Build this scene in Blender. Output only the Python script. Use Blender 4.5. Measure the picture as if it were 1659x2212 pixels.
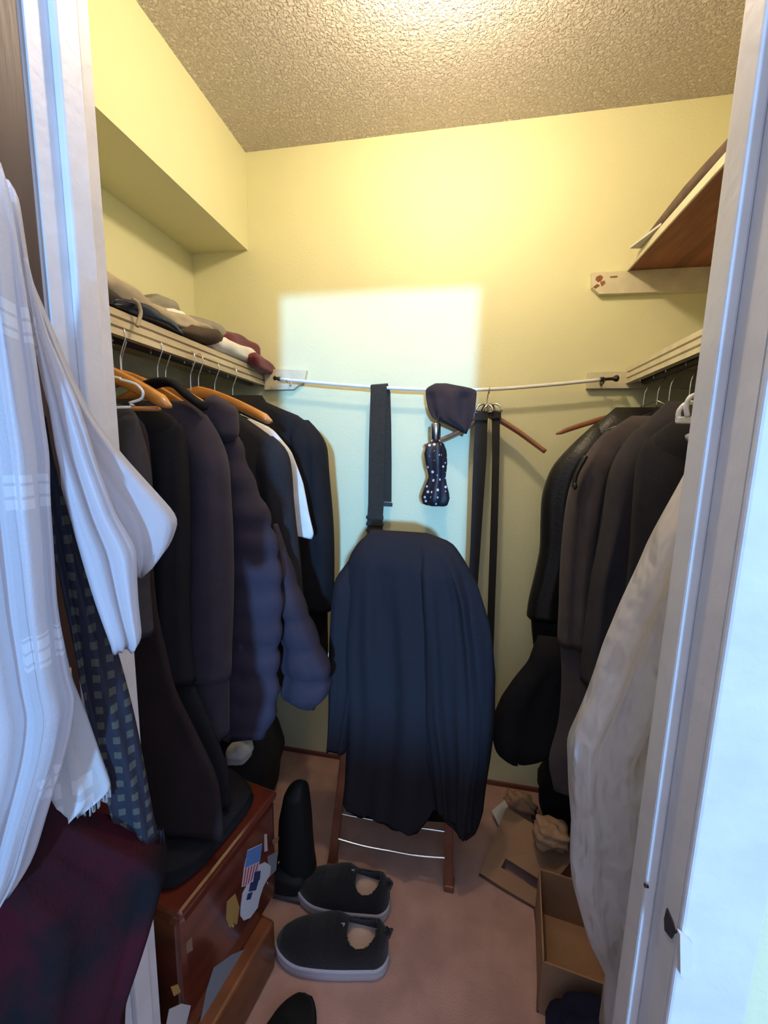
import bpy, bmesh, math, random
import numpy as np
from mathutils import Vector, Matrix

for o in list(bpy.data.objects):
    bpy.data.objects.remove(o)
SC = bpy.context.scene
COL = SC.collection
rnd = random.Random(7)

# ------------------------------------------------------------------ camera
W, H, F = 1659, 2212, 880.0
YAW, PITCH, ROLL = [math.radians(a) for a in (10.57, 8.45, 1.32)]
CAM = np.array([0.0, 0.0, 1.35])
fw = np.array([-math.sin(YAW)*math.cos(PITCH), math.cos(YAW)*math.cos(PITCH), -math.sin(PITCH)])
rt = np.array([math.cos(YAW), math.sin(YAW), 0.0])
up = np.cross(rt, fw)
rt, up = math.cos(ROLL)*rt + math.sin(ROLL)*up, -math.sin(ROLL)*rt + math.cos(ROLL)*up
cd = bpy.data.cameras.new('camera')
cam = bpy.data.objects.new('camera', cd)
COL.objects.link(cam)
m = Matrix.Identity(4)
for i in range(3):
    m[i][0], m[i][1], m[i][2], m[i][3] = rt[i], up[i], -fw[i], CAM[i]
cam.matrix_world = m
cd.sensor_fit = 'VERTICAL'
cd.sensor_height = 24.0
cd.lens = 24.0 * F / H
cd.clip_start = 0.02
SC.camera = cam

# ------------------------------------------------------------------ light
SC.view_settings.view_transform = 'Standard'
SC.view_settings.look = 'None'
SC.view_settings.gamma = 1.0
SC.view_settings.exposure = 0.28
SC.view_settings.use_curve_mapping = False
wd = bpy.data.worlds.new('daylight')
SC.world = wd
wd.use_nodes = True
bg = wd.node_tree.nodes['Background']
bg.inputs[0].default_value = (0.50, 0.64, 1.0, 1)
bg.inputs[1].default_value = 1.3

# daylight from the bedroom window opposite, nearly level
sl = bpy.data.lights.new('window_daylight_offscreen', 'SUN')
sl.energy = 3.3
sl.color = (0.18, 0.48, 1.0)
sl.angle = math.radians(2.6)
so = bpy.data.objects.new('window_daylight_offscreen', sl)
COL.objects.link(so)
so.location = (1.35, -5.2, 2.05)     # outside the bedroom window
so.rotation_euler = Vector((-0.20, 1.0, -0.095)).to_track_quat('-Z', 'Y').to_euler()
LAMP_POS = (-0.085, 0.95, 2.345)
LAMP_L = 295.0

# ------------------------------------------------------------------ pixel helpers (1659 x 2212)
def ray(x, y):
    return fw + rt*(x - W/2)/F - up*(y - H/2)/F
def onY(x, y, Y):
    d = ray(x, y); return CAM + d*(Y/d[1])
def onX(x, y, X):
    d = ray(x, y); return CAM + d*(X/d[0])
def onZ(x, y, Z):
    d = ray(x, y); return CAM + d*((Z - CAM[2])/d[2])

class Plane:
    """vertical plane through (ox,oy) running along direction deg (0 = +X)"""
    def __init__(s, ox, oy, deg=0.0):
        a = math.radians(deg)
        s.o = np.array([ox, oy]); s.d = np.array([math.cos(a), math.sin(a)])
        s.n = np.array([s.d[1], -s.d[0]])      # towards the camera
    def uz(s, x, y):
        r = ray(x, y); t = (s.o @ s.n)/(r[:2] @ s.n); p = CAM + r*t
        return float((p[:2] - s.o) @ s.d), float(p[2])
    def at(s, u, z, w=0.0):
        q = s.o + s.d*u + s.n*w
        return (float(q[0]), float(q[1]), float(z))

# ------------------------------------------------------------------ materials
MATS = {}
def mat(name, col, rough=0.6, bump=0.0, bscale=200.0, var=0.0, vscale=6.0, metal=0.0, sheen=0.0, coat=0.0, emit=None, spec=0.5, col2=None, stretch=None, bdist=0.003):
    if name in MATS: return MATS[name]
    M = bpy.data.materials.new(name); M.use_nodes = True
    nt = M.node_tree; N = nt.nodes; L = nt.links
    p = N['Principled BSDF']
    p.inputs['Base Color'].default_value = (*col, 1)
    p.inputs['Roughness'].default_value = rough
    p.inputs['Metallic'].default_value = metal
    p.inputs['Specular IOR Level'].default_value = spec
    if sheen:
        p.inputs['Sheen Weight'].default_value = sheen
        p.inputs['Sheen Roughness'].default_value = 0.5
    if coat:
        p.inputs['Coat Weight'].default_value = coat
        p.inputs['Coat Roughness'].default_value = 0.12
    tc = N.new('ShaderNodeTexCoord')
    src = tc.outputs['Object']
    if stretch:
        mp = N.new('ShaderNodeMapping'); mp.inputs['Scale'].default_value = stretch
        L.new(src, mp.inputs['Vector']); src = mp.outputs['Vector']
    if var or col2:
        n = N.new('ShaderNodeTexNoise'); n.inputs['Scale'].default_value = vscale; n.inputs['Detail'].default_value = 5
        L.new(src, n.inputs['Vector'])
        r = N.new('ShaderNodeValToRGB')
        r.color_ramp.elements[0].position = 0.36; r.color_ramp.elements[1].position = 0.66
        c2 = col2 if col2 else tuple(min(1, c*(1+var)) for c in col)
        c1 = col if col2 else tuple(c*(1-var) for c in col)
        r.color_ramp.elements[0].color = (*c1, 1); r.color_ramp.elements[1].color = (*c2, 1)
        L.new(n.outputs['Fac'], r.inputs['Fac']); L.new(r.outputs['Color'], p.inputs['Base Color'])
    if bump:
        n2 = N.new('ShaderNodeTexNoise'); n2.inputs['Scale'].default_value = bscale; n2.inputs['Detail'].default_value = 3
        L.new(src, n2.inputs['Vector'])
        b = N.new('ShaderNodeBump'); b.inputs['Strength'].default_value = bump; b.inputs['Distance'].default_value = bdist
        L.new(n2.outputs['Fac'], b.inputs['Height']); L.new(b.outputs['Normal'], p.inputs['Normal'])
    if emit:
        p.inputs['Emission Color'].default_value = (*emit[0], 1); p.inputs['Emission Strength'].default_value = emit[1]
    MATS[name] = M
    return M

def node_math(nt, op, a, b=None, clamp=False):
    n = nt.nodes.new('ShaderNodeMath'); n.operation = op; n.use_clamp = clamp
    for i, v in enumerate((a, b)):
        if v is None: continue
        if isinstance(v, (int, float)): n.inputs[i].default_value = v
        else: nt.links.new(v, n.inputs[i])
    return n.outputs[0]

def uv_squares(name, base, sq, cell, size, rough, sheen=0.0, patch=None, bump=0.2):
    """woven little squares laid out in the cloth's own UV metres"""
    M = mat(name, base, rough, bump=bump, bscale=500, sheen=sheen)
    nt = M.node_tree; N = nt.nodes; L = nt.links; p = N['Principled BSDF']
    uv = N.new('ShaderNodeUVMap'); uv.uv_map = 'UVMap'
    sp = N.new('ShaderNodeSeparateXYZ'); L.new(uv.outputs[0], sp.inputs[0])
    def band(o, c, s, off=0.0):
        t = node_math(nt, 'ADD', node_math(nt, 'MULTIPLY', o, 1.0/c), off)
        fr = node_math(nt, 'FRACT', t)
        d = node_math(nt, 'ABSOLUTE', node_math(nt, 'SUBTRACT', fr, 0.5))
        return node_math(nt, 'LESS_THAN', d, s/c/2)
    a = node_math(nt, 'MULTIPLY', band(sp.outputs[0], cell[0], size[0]), band(sp.outputs[1], cell[1], size[1]))
    if patch:
        q = node_math(nt, 'MULTIPLY', band(sp.outputs[0], patch[0], patch[1], 0.3), band(sp.outputs[1], patch[0]*1.15, patch[1], 0.1))
        a = node_math(nt, 'MULTIPLY', a, q)
    mx = N.new('ShaderNodeMix'); mx.data_type = 'RGBA'
    L.new(a, mx.inputs['Factor']); mx.inputs[6].default_value = (*base, 1); mx.inputs[7].default_value = (*sq, 1)
    L.new(mx.outputs[2], p.inputs['Base Color'])
    return M

M_WALL = mat('pale_yellow_paint', (0.73, 0.71, 0.43), 0.6, bump=0.25, bscale=120, var=0.02, vscale=3)
M_WHITE = mat('white_trim_paint', (0.70, 0.67, 0.65), 0.45, bump=0.3, bscale=60, var=0.05, vscale=14, spec=0.4)
M_CREAM = mat('cream_shelf_paint', (0.66, 0.60, 0.42), 0.5, bump=0.4, bscale=80, var=0.08, vscale=18)
M_WORN = mat('worn_shelf_paint', (0.46, 0.36, 0.22), 0.55, bump=0.5, bscale=90, col2=(0.62, 0.52, 0.34), vscale=22, stretch=(1, .2, 1))
M_CEIL = mat('stipple_ceiling', (0.74, 0.67, 0.62), 0.8)
def _ceil():
    nt = M_CEIL.node_tree; N = nt.nodes; L = nt.links
    tc = N.new('ShaderNodeTexCoord')
    n = N.new('ShaderNodeTexNoise'); n.inputs['Scale'].default_value = 125; n.inputs['Detail'].default_value = 4; n.inputs['Distortion'].default_value = 0.6
    L.new(tc.outputs['Object'], n.inputs['Vector'])
    r = N.new('ShaderNodeValToRGB'); r.color_ramp.elements[0].position = 0.42; r.color_ramp.elements[1].position = 0.66
    L.new(n.outputs['Fac'], r.inputs['Fac'])
    b = N.new('ShaderNodeBump'); b.inputs['Strength'].default_value = 1.0; b.inputs['Distance'].default_value = 0.006
    L.new(r.outputs['Color'], b.inputs['Height']); L.new(b.outputs['Normal'], N['Principled BSDF'].inputs['Normal'])
_ceil()
M_FLOOR = mat('rose_brown_carpet', (0.47, 0.28, 0.22), 0.9, bump=0.5, bscale=260, var=0.12, vscale=9, spec=0.2)
M_DOOR = mat('brown_door_veneer', (0.060, 0.030, 0.023), 0.5, bump=0.15, bscale=50, var=0.2, vscale=8, stretch=(1, 4, .3))
M_BASE = mat('dark_red_baseboard', (0.16, 0.05, 0.04), 0.5)
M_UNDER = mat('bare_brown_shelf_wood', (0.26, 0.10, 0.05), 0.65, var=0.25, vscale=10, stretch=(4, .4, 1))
M_OWOOD = mat('orange_varnished_wood', (0.62, 0.25, 0.055), 0.25, var=0.15, vscale=16, coat=0.5, stretch=(.4, 3, 3))
M_BWOOD = mat('brown_hanger_wood', (0.30, 0.115, 0.05), 0.35, var=0.2, vscale=16, coat=0.3)
M_LEGW = mat('red_brown_chair_wood', (0.17, 0.055, 0.028), 0.4, var=0.2, vscale=14)
M_DARKROD = mat('dark_stained_rod', (0.03, 0.02, 0.015), 0.5)
M_DRAPE = mat('dark_drape_wool', (0.022, 0.020, 0.024), 0.95, bump=0.35, bscale=420, spec=0.15)
M_STEEL = mat('bright_steel', (0.75, 0.74, 0.72), 0.22, metal=1.0)
M_CHROME = mat('dull_chrome', (0.42, 0.42, 0.46), 0.25, metal=1.0)
M_BRASS = mat('antique_brass', (0.62, 0.50, 0.32), 0.3, metal=1.0)
M_RODW = mat('white_enamel', (0.80, 0.78, 0.74), 0.3)
M_BLKMET = mat('black_iron', (0.02, 0.015, 0.012), 0.4)
def cloth(name, c, sheen=0.0, rough=0.9, bump=0.35, bs=420, **k):
    return mat(name, c, rough, bump=bump, bscale=bs, sheen=sheen, var=0.12, vscale=12, spec=0.2, **k)
M_BLACK = cloth('black_wool', (0.012, 0.011, 0.012))
M_BLACK2 = cloth('black_cotton', (0.025, 0.022, 0.023))
M_CHAR = cloth('charcoal_wool', (0.046, 0.040, 0.042))
M_BRNBLK = cloth('brown_black_wool', (0.022, 0.014, 0.014))
M_GREYB = cloth('grey_brown_wool', (0.080, 0.064, 0.062), sheen=0.06)
M_NAVY = cloth('navy_wool', (0.045, 0.036, 0.046), sheen=0.06)
M_PUFF = cloth('navy_nylon', (0.040, 0.030, 0.042), sheen=0.0, rough=0.8, bump=0.15)
M_DNAVY = cloth('deep_navy_cloth', (0.010, 0.011, 0.029))
M_LEATH = mat('black_leather', (0.010, 0.009, 0.009), 0.42, bump=0.4, bscale=140, spec=0.4)
M_SHIRT = cloth('white_shirt_cotton', (0.77, 0.76, 0.76), sheen=0.0)
M_PLASTIC = mat('white_plastic_film', (0.88, 0.84, 0.83), 0.3, bump=1.0, bscale=14, spec=0.5, bdist=0.05, stretch=(1, 1, .5))
M_ROBE = uv_squares('white_satin_woven_squares', (0.78, 0.75, 0.76), (0.93, 0.92, 0.92), (.0115, .0125), (.0085, .0095), 0.38, patch=(.135, .034))
M_SCARF = uv_squares('navy_scarf_woven_squares', (0.009, 0.009, 0.018), (0.060, 0.058, 0.040), (.0150, .022), (.0075, .0100), 0.8)
M_WSCARF = uv_squares('white_scarf_cloth', (0.66, 0.64, 0.62), (0.80, 0.78, 0.76), (.03, .03), (.02, .02), 0.8, patch=(.15, .05))
M_BAG = mat('dark_maroon_patterned_cloth', (0.010, 0.008, 0.009), 0.95, bump=0.4, bscale=300, col2=(0.050, 0.006, 0.010), vscale=9, spec=0.1)
M_WEB = mat('olive_black_webbing', (0.030, 0.027, 0.020), 0.8, bump=0.6, bscale=600, var=0.2, vscale=60, stretch=(1, 1, 4))
M_BELT = mat('black_belt_cloth', (0.010, 0.009, 0.009), 0.75, bump=0.4, bscale=500)
M_HATB = cloth('dark_brown_fleece', (0.040, 0.027, 0.028), sheen=0.06)
M_MAHOG = mat('glossy_mahogany', (0.105, 0.020, 0.010), 0.2, var=0.3, vscale=7, coat=0.9, stretch=(1, .5, 4))
M_MAHO2 = mat('orange_brown_plinth_wood', (0.19, 0.058, 0.018), 0.35, var=0.3, vscale=9, coat=0.3)
M_CARD = mat('brown_cardboard', (0.34, 0.19, 0.10), 0.85, bump=0.2, bscale=150, var=0.1, vscale=7)
M_CARDIN = mat('cardboard_cut_edge', (0.12, 0.05, 0.03), 0.9)
M_PAPER = mat('off_white_paper', (0.62, 0.60, 0.56), 0.7, bump=0.2, bscale=50)
M_KRAFT = mat('crumpled_kraft_paper', (0.40, 0.24, 0.14), 0.8, bump=0.8, bscale=40)
M_BEIGE = cloth('beige_canvas', (0.40, 0.33, 0.23), sheen=0.0)
M_GREYC = cloth('grey_felt', (0.27, 0.245, 0.19), sheen=0.0)
M_BRIM = cloth('dark_brown_brim', (0.085, 0.058, 0.040), sheen=0.0)
M_NVYSH = mat('shiny_navy_lining', (0.016, 0.018, 0.035), 0.25, bump=0.3, bscale=60)
M_WHITEC = cloth('white_cotton', (0.82, 0.78, 0.72), sheen=0.0)
M_MAROON = cloth('maroon_fleece', (0.13, 0.014, 0.022), sheen=0.3)
M_ROLL = mat('brown_leather_roll', (0.085, 0.045, 0.038), 0.5, bump=0.4, bscale=90, var=0.3, vscale=20)
M_SHOE = cloth('black_knit', (0.012, 0.011, 0.011), sheen=0.2, bump=0.8, bs=350)
M_SOLE = mat('pale_rubber_sole', (0.46, 0.44, 0.48), 0.6, bump=0.2, bscale=80)
M_INSOLE = cloth('beige_insole', (0.62, 0.44, 0.34), sheen=0.0)
M_RUBBER = mat('black_rubber', (0.009, 0.009, 0.009), 0.65, spec=0.3)
M_DARKSOLE = mat('grey_rubber', (0.07, 0.07, 0.07), 0.6)
M_SPLINT = mat('torn_dark_wood', (0.035, 0.03, 0.035), 0.9, bump=0.8, bscale=60)

def translucent(M, fac):
    nt = M.node_tree; N = nt.nodes; L = nt.links; p = N['Principled BSDF']; out = N['Material Output']
    t = N.new('ShaderNodeBsdfTranslucent'); mx = N.new('ShaderNodeMixShader'); mx.inputs[0].default_value = fac
    lk = p.inputs['Base Color'].links
    if lk: L.new(lk[0].from_socket, t.inputs['Color'])
    else: t.inputs['Color'].default_value = p.inputs['Base Color'].default_value
    nl = p.inputs['Normal'].links
    if nl: L.new(nl[0].from_socket, t.inputs['Normal'])
    L.new(p.outputs[0], mx.inputs[1]); L.new(t.outputs[0], mx.inputs[2]); L.new(mx.outputs[0], out.inputs['Surface'])
translucent(M_ROBE, 0.5); translucent(M_PLASTIC, 0.55); translucent(M_WSCARF, 0.35)
def _umb():
    M = mat('black_polka_dot_nylon', (0.014, 0.011, 0.018), 0.5, bump=0.3, bscale=60)
    nt = M.node_tree; N = nt.nodes; L = nt.links
    tc = N.new('ShaderNodeTexCoord')
    v = N.new('ShaderNodeTexVoronoi'); v.inputs['Scale'].default_value = 48; v.inputs['Randomness'].default_value = 0.55
    L.new(tc.outputs['Object'], v.inputs['Vector'])
    a = node_math(nt, 'LESS_THAN', v.outputs['Distance'], 0.24)
    mx = N.new('ShaderNodeMix'); mx.data_type = 'RGBA'; L.new(a, mx.inputs['Factor'])
    mx.inputs[6].default_value = (0.014, 0.011, 0.018, 1); mx.inputs[7].default_value = (0.62, 0.60, 0.66, 1)
    L.new(mx.outputs[2], N['Principled BSDF'].inputs['Base Color'])
    return M
M_DOTS = _umb()

# ------------------------------------------------------------------ mesh helpers
def link(name, me, parent=None):
    o = bpy.data.objects.new(name, me); COL.objects.link(o)
    if parent: o.parent = parent
    return o
def build(name, verts, faces, material, parent=None, smooth=True, uvs=None, sub=0, solid=0.0, bevel=0.0):
    me = bpy.data.meshes.new(name); me.from_pydata([tuple(v) for v in verts], [], faces)
    if uvs is not None:
        ul = me.uv_layers.new(name='UVMap')
        for lp in me.loops: ul.data[lp.index].uv = uvs[lp.vertex_index]
    bm = bmesh.new(); bm.from_mesh(me); bmesh.ops.recalc_face_normals(bm, faces=bm.faces); bm.to_mesh(me); bm.free()
    me.materials.append(material)
    if smooth:
        for p in me.polygons: p.use_smooth = True
    o = link(name, me, parent)
    if bevel:
        b = o.modifiers.new('bevel', 'BEVEL'); b.width = bevel; b.segments = 2; b.limit_method = 'ANGLE'
    if solid:
        s = o.modifiers.new('solid', 'SOLIDIFY'); s.thickness = solid; s.offset = 0
    if sub:
        s = o.modifiers.new('sub', 'SUBSURF'); s.levels = sub; s.render_levels = sub
    return o
def tag(o, label, cat, group=None):
    o['label'] = label; o['category'] = cat
    if group: o['group'] = group
    return o
def thing(name, loc, label, cat, group=None):
    o = bpy.data.objects.new(name, None); COL.objects.link(o); o.location = loc
    o.empty_display_size = 0.05
    bpy.context.view_layer.update()
    return tag(o, label, cat, group)
def adopt(root, *parts):
    """parent world-space meshes to an Empty, keeping them where they are"""
    for c in parts:
        c.parent = root
        c.matrix_parent_inverse = Matrix.Translation(root.location).inverted()
    return root
def sub(part, *ch):
    """sub-parts of a part that already stands in world space"""
    for c in ch: c.parent = part
    return part
def struct(o):
    o['kind'] = 'structure'; return o

def boxes(name, bl, material, parent=None, bevel=0.0, smooth=False):
    V, Fc = [], []
    for (x0, x1, y0, y1, z0, z1) in bl:
        b = len(V)
        V += [(x, y, z) for x in (x0, x1) for y in (y0, y1) for z in (z0, z1)]
        Fc += [tuple(b+i for i in q) for q in ((0,1,3,2),(4,6,7,5),(0,4,5,1),(2,3,7,6),(0,2,6,4),(1,5,7,3))]
    return build(name, V, Fc, material, parent, smooth, bevel=bevel)

def prism(name, poly, axis, a0, a1, material, parent=None, bevel=0.0, smooth=False):
    """poly = 2D outline in the two other axes, extruded along axis"""
    n = len(poly)
    def put(p, a):
        return {'x': (a, p[0], p[1]), 'y': (p[0], a, p[1]), 'z': (p[0], p[1], a)}[axis]
    V = [put(p, a0) for p in poly] + [put(p, a1) for p in poly]
    Fc = [tuple(range(n)), tuple(range(2*n-1, n-1, -1))] + [(i, (i+1) % n, n+(i+1) % n, n+i) for i in range(n)]
    return build(name, V, Fc, material, parent, smooth, bevel=bevel)

def tube(name, pts, r, material, parent=None, seg=8, radii=None, flat=1.0):
    P = [Vector(p) for p in pts]; V = []; Fc = []
    ref = Vector((0.31, 0.17, 0.93))
    for i, p in enumerate(P):
        t = (P[min(i+1, len(P)-1)] - P[max(i-1, 0)]).normalized()
        a = t.cross(ref)
        if a.length < 0.05: a = t.cross(Vector((1, 0, 0)))
        a.normalize(); b = t.cross(a)
        rr = radii[i] if radii else r
        for k in range(seg):
            an = 2*math.pi*k/seg
            V.append(p + a*(rr*math.cos(an)) + b*(rr*flat*math.sin(an)))
    for i in range(len(P)-1):
        for k in range(seg):
            Fc.append((i*seg+k, i*seg+(k+1) % seg, (i+1)*seg+(k+1) % seg, (i+1)*seg+k))
    Fc.append(tuple(range(seg-1, -1, -1))); Fc.append(tuple((len(P)-1)*seg+k for k in range(seg)))
    return build(name, V, Fc, material, parent)

def smooth_pts(pts, n=6):
    P = [Vector(p) for p in pts]; out = []
    for i in range(len(P)-1):
        p0, p1, p2, p3 = P[max(i-1, 0)], P[i], P[i+1], P[min(i+2, len(P)-1)]
        for k in range(n):
            t = k/n
            out.append(0.5*((2*p1) + (p2-p0)*t + (2*p0-5*p1+4*p2-p3)*t*t + (3*p1-p0-3*p2+p3)*t**3))
    out.append(P[-1]); return out

def prep(poly):
    """sort an edge polyline by falling z"""
    z = np.array([p[1] for p in poly]); u = np.array([p[0] for p in poly])
    i = np.argsort(-z, kind='stable'); return z[i], u[i]
def loft(name, pl, L, R, T, material, parent=None, nz=48, nu=44, folds=(5, 0.006), seed=0, top=0.07, ex=0.75, sm=2,
         quilt=None, lean=0.0, bottom_round=0.0, wave=0.004, wofs=0.0, z0=None, z1=None, ftop=0.15, hem=None, mat2=None):
    """hanging cloth with front and back: L / R are (u, z) edges on plane pl, T the half thickness"""
    zl, ul = prep(L); zr, ur = prep(R)
    zt = z1 if z1 is not None else min(zl[0], zr[0]) if abs(zl[0]-zr[0]) > 1e9 else max(zl[0], zr[0])
    zb = z0 if z0 is not None else min(zl[-1], zr[-1])
    zs = np.linspace(zt, zb, nz)
    uL = np.interp(-zs, -zl, ul); uR = np.interp(-zs, -zr, ur)
    for _ in range(sm):
        for a in (uL, uR):
            a[1:-1] = (a[:-2] + 2*a[1:-1] + a[2:])/4
    rs = np.random.RandomState(seed); ph = rs.rand(8)*6.28
    V, UV, Fc = [], [], []
    nf, amp = folds
    for i, z in enumerate(zs):
        c = (uL[i]+uR[i])/2; h = max(0.002, abs(uR[i]-uL[i])/2)
        s = zt - z
        t = T*min(1.0, math.sqrt(max(0.02, s/top)))
        if bottom_round:
            t *= min(1.0, math.sqrt(max(0.03, (z-zb)/bottom_round)))
        t = min(t, h*1.3)
        q = 1.0
        if quilt:
            q = 1 - quilt[1]*(1-abs(math.sin(math.pi*(s+quilt[2])/quilt[0]))**0.55)
        g = min(1.0, max(0.0, (s-0.02)/ftop))
        for k in range(nu):
            a = 2*math.pi*k/nu; ca, sa = math.cos(a), math.sin(a)
            uu = math.copysign(abs(ca)**ex, ca); ww = math.copysign(abs(sa)**0.8, sa)
            side = 1.0 if sa > 0 else 0.45
            x = uu*math.pi*nf
            d = amp*g*(math.sin(x*0.5+ph[0]+s*1.5+(2.1 if sa < 0 else 0)) + 0.6*math.sin(x*0.93+ph[1]-s*2.3) + 0.35*math.sin(x*1.7+ph[2]+s*4))
            w = ww*t*q + d*abs(ww)**0.7*side
            u = c + uu*(h - (1-q)*min(h*0.5, 0.03)) + wave*g*math.sin(s*11+ph[3]+3*uu)*abs(uu)
            if hem: z_ = zt - s*(zt-np.interp(u, hem[0], hem[1]))/(zt-zb)
            else: z_ = z
            V.append(pl.at(u, z_ + (0.006*min(1.0, h/0.2)*math.sin(x+ph[4]) if i == nz-1 else 0), w + wofs + lean*s))
            UV.append((u if sa >= 0 else u+0.03, z))
    for i in range(nz-1):
        for k in range(nu):
            Fc.append((i*nu+k, i*nu+(k+1) % nu, (i+1)*nu+(k+1) % nu, (i+1)*nu+k))
    Fc.append(tuple(range(nu)))
    b = len(V); last = nz-1                       # hem turned inwards
    cen = np.mean(np.array(V[last*nu:]), axis=0)
    for k in range(nu):
        p = np.array(V[last*nu+k]); q = cen + (p-cen)*0.86; q[2] = p[2] + 0.012
        V.append(tuple(q)); UV.append(UV[last*nu+k])
    for k in range(nu):
        Fc.append((last*nu+k, last*nu+(k+1) % nu, b+(k+1) % nu, b+k))
    Fc.append(tuple(b+k for k in range(nu-1, -1, -1)))
    o = build(name, V, Fc, material, parent, uvs=UV)
    if mat2:
        o.data.materials.append(mat2[0])
        for p in o.data.polygons:
            if np.mean([UV[v][0] for v in p.vertices]) > mat2[1]: p.material_index = 1
    return o

def pxs(pl, pts):
    return [pl.uz(*p) for p in pts]

def bale(name, Xf, top, bot, depth, material, parent=None, seed=0, noise=0.006, n=26, nu=20, ex=0.7, tip=0.5, sgn=-1, floor=None, back=0.4):
    """cloth lying along Y with its front at X = Xf; top / bot are pixel edges on that plane"""
    Xm = Xf + sgn*depth*back
    tp = sorted([(float(p[1]), float(p[2])) for p in (onX(*q, Xm) for q in top)]); bp = sorted([(float(p[1]), float(p[2])) for p in (onX(*q, Xf) for q in bot)])
    ya, yb = max(tp[0][0], bp[0][0]) if False else min(tp[0][0], bp[0][0]), max(tp[-1][0], bp[-1][0])
    ys = np.linspace(ya, yb, n)
    zt = np.interp(ys, [p[0] for p in tp], [p[1] for p in tp]); zb = np.interp(ys, [p[0] for p in bp], [p[1] for p in bp])
    if floor is not None: zb = np.maximum(zb, floor)
    rs = np.random.RandomState(seed); ph = rs.rand(6)*6.28
    V, Fc = [], []
    for i, y in enumerate(ys):
        e = min(i, n-1-i)/(n-1)*2
        k0 = max(0.04, min(1.0, (e/tip)**0.5)) if e < tip else 1.0
        c = (zt[i]+zb[i])/2; h = max(0.003, abs(zt[i]-zb[i])/2)
        if floor is not None and zb[i] <= floor + 1e-4:
            c = zb[i] + h*k0
        for k in range(nu):
            a = 2*math.pi*k/nu; ca, sa = math.cos(a), math.sin(a)
            nx = noise*(math.sin(3*a+ph[0]+y*25)+0.6*math.sin(5*a+ph[1]-y*41))
            x = Xf + sgn*depth/2 - sgn*(math.copysign(abs(ca)**ex, ca)*depth/2*(0.6+0.4*k0)) + nx*0.6
            z = c + math.copysign(abs(sa)**ex, sa)*h*k0 + (nx*0.5 if sa > -0.1 else 0)
            V.append((x, y, z))
    for i in range(n-1):
        for k in range(nu):
            Fc.append((i*nu+k, i*nu+(k+1) % nu, (i+1)*nu+(k+1) % nu, (i+1)*nu+k))
    Fc.append(tuple(range(nu))); Fc.append(tuple((n-1)*nu+k for k in range(nu)))
    return build(name, V, Fc, material, parent)

def lump(name, c, r, material, parent=None, seed=0, noise=0.15, ex=0.8, rotz=0.0, nu=28, nv=18, freq=2.0, flatz=None):
    """soft rounded heap"""
    rs = np.random.RandomState(seed); ph = rs.rand(9)*6.28
    V, Fc = [], []
    cr, sr = math.cos(rotz), math.sin(rotz)
    for j in range(nv+1):
        b = -math.pi/2 + math.pi*j/nv
        for k in range(nu):
            a = 2*math.pi*k/nu
            f = lambda v: math.copysign(abs(v)**ex, v)
            p = np.array([f(math.cos(b))*f(math.cos(a)), f(math.cos(b))*f(math.sin(a)), f(math.sin(b))])
            d = 1 + noise*(math.sin(freq*2*p[0]+ph[0])*math.sin(freq*2.3*p[1]+ph[1]) + 0.6*math.sin(freq*3.7*p[2]+ph[2]+2*p[0]) + 0.4*math.sin(freq*5.1*p[0]+ph[3])*math.sin(freq*4.4*p[2]+ph[4]))
            x, y, z = p[0]*r[0]*d, p[1]*r[1]*d, p[2]*r[2]*d
            zz = c[2]+z
            if flatz is not None: zz = max(zz, flatz)
            V.append((c[0]+x*cr-y*sr, c[1]+x*sr+y*cr, zz))
    for j in range(nv):
        for k in range(nu):
            Fc.append((j*nu+k, j*nu+(k+1) % nu, (j+1)*nu+(k+1) % nu, (j+1)*nu+k))
    return build(name, V, Fc, material, parent)

# ================================================================== the room
XL, XR, YB, ZC = -1.088, 0.85, 1.568, 2.44
YF0, YF1 = 0.44, 0.56
DL, DR, DH = -0.519, 0.262, 2.045           # jamb faces of the door opening
floor = struct(boxes('floor', [(-2.4, 2.4, -4.6, YB+0.08, -0.06, 0)], M_FLOOR))
ceiling = struct(boxes('ceiling', [(XL-0.08, XR+0.08, YF0+0.02, YB+0.08, ZC, ZC+0.06)], M_CEIL))
wall_back = struct(boxes('wall_back', [(XL-0.08, XR+0.08, YB, YB+0.08, 0, ZC)], M_WALL))
wall_left = struct(boxes('wall_left', [(XL-0.08, XL, YF1, YB, 0, ZC)], M_WALL))
wall_right = struct(boxes('wall_right', [(XR, XR+0.08, YF1, YB, 0, ZC)], M_WALL))
wall_front = struct(boxes('wall_front', [(-2.4, DL-0.02, YF0+0.012, YF1, 0, ZC), (DR+0.02, 2.4, YF0+0.012, YF1, 0, ZC), (DL-0.02, DR+0.02, YF0+0.012, YF1, DH+0.02, ZC)], M_WALL))
soffit = struct(boxes('wall_soffit', [(XL, -0.849, YF1, YB, 2.103, ZC)], M_WALL))
baseboard = struct(boxes('baseboard_back', [(XL, XR, YB-0.010, YB, 0, 0.016)], M_BASE))

# unseen bedroom wall, added so the sill under its window blocks low sun
wall_block = struct(boxes('wall_bedroom_sun_block', [(-2.4, -0.25, -4.6, -4.5, 0, 2.44), (1.95, 2.4, -4.6, -4.5, 0, 2.44), (-0.25, 1.95, -4.6, -4.5, 0, 0.98)], M_WALL))
win = struct(boxes('window_added_unseen', [(-0.25, -0.20, -4.58, -4.52, 0.98, 2.44), (1.90, 1.95, -4.58, -4.52, 0.98, 2.44), (-0.20, 1.90, -4.58, -4.52, 0.98, 1.02)], M_WHITE))
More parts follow.
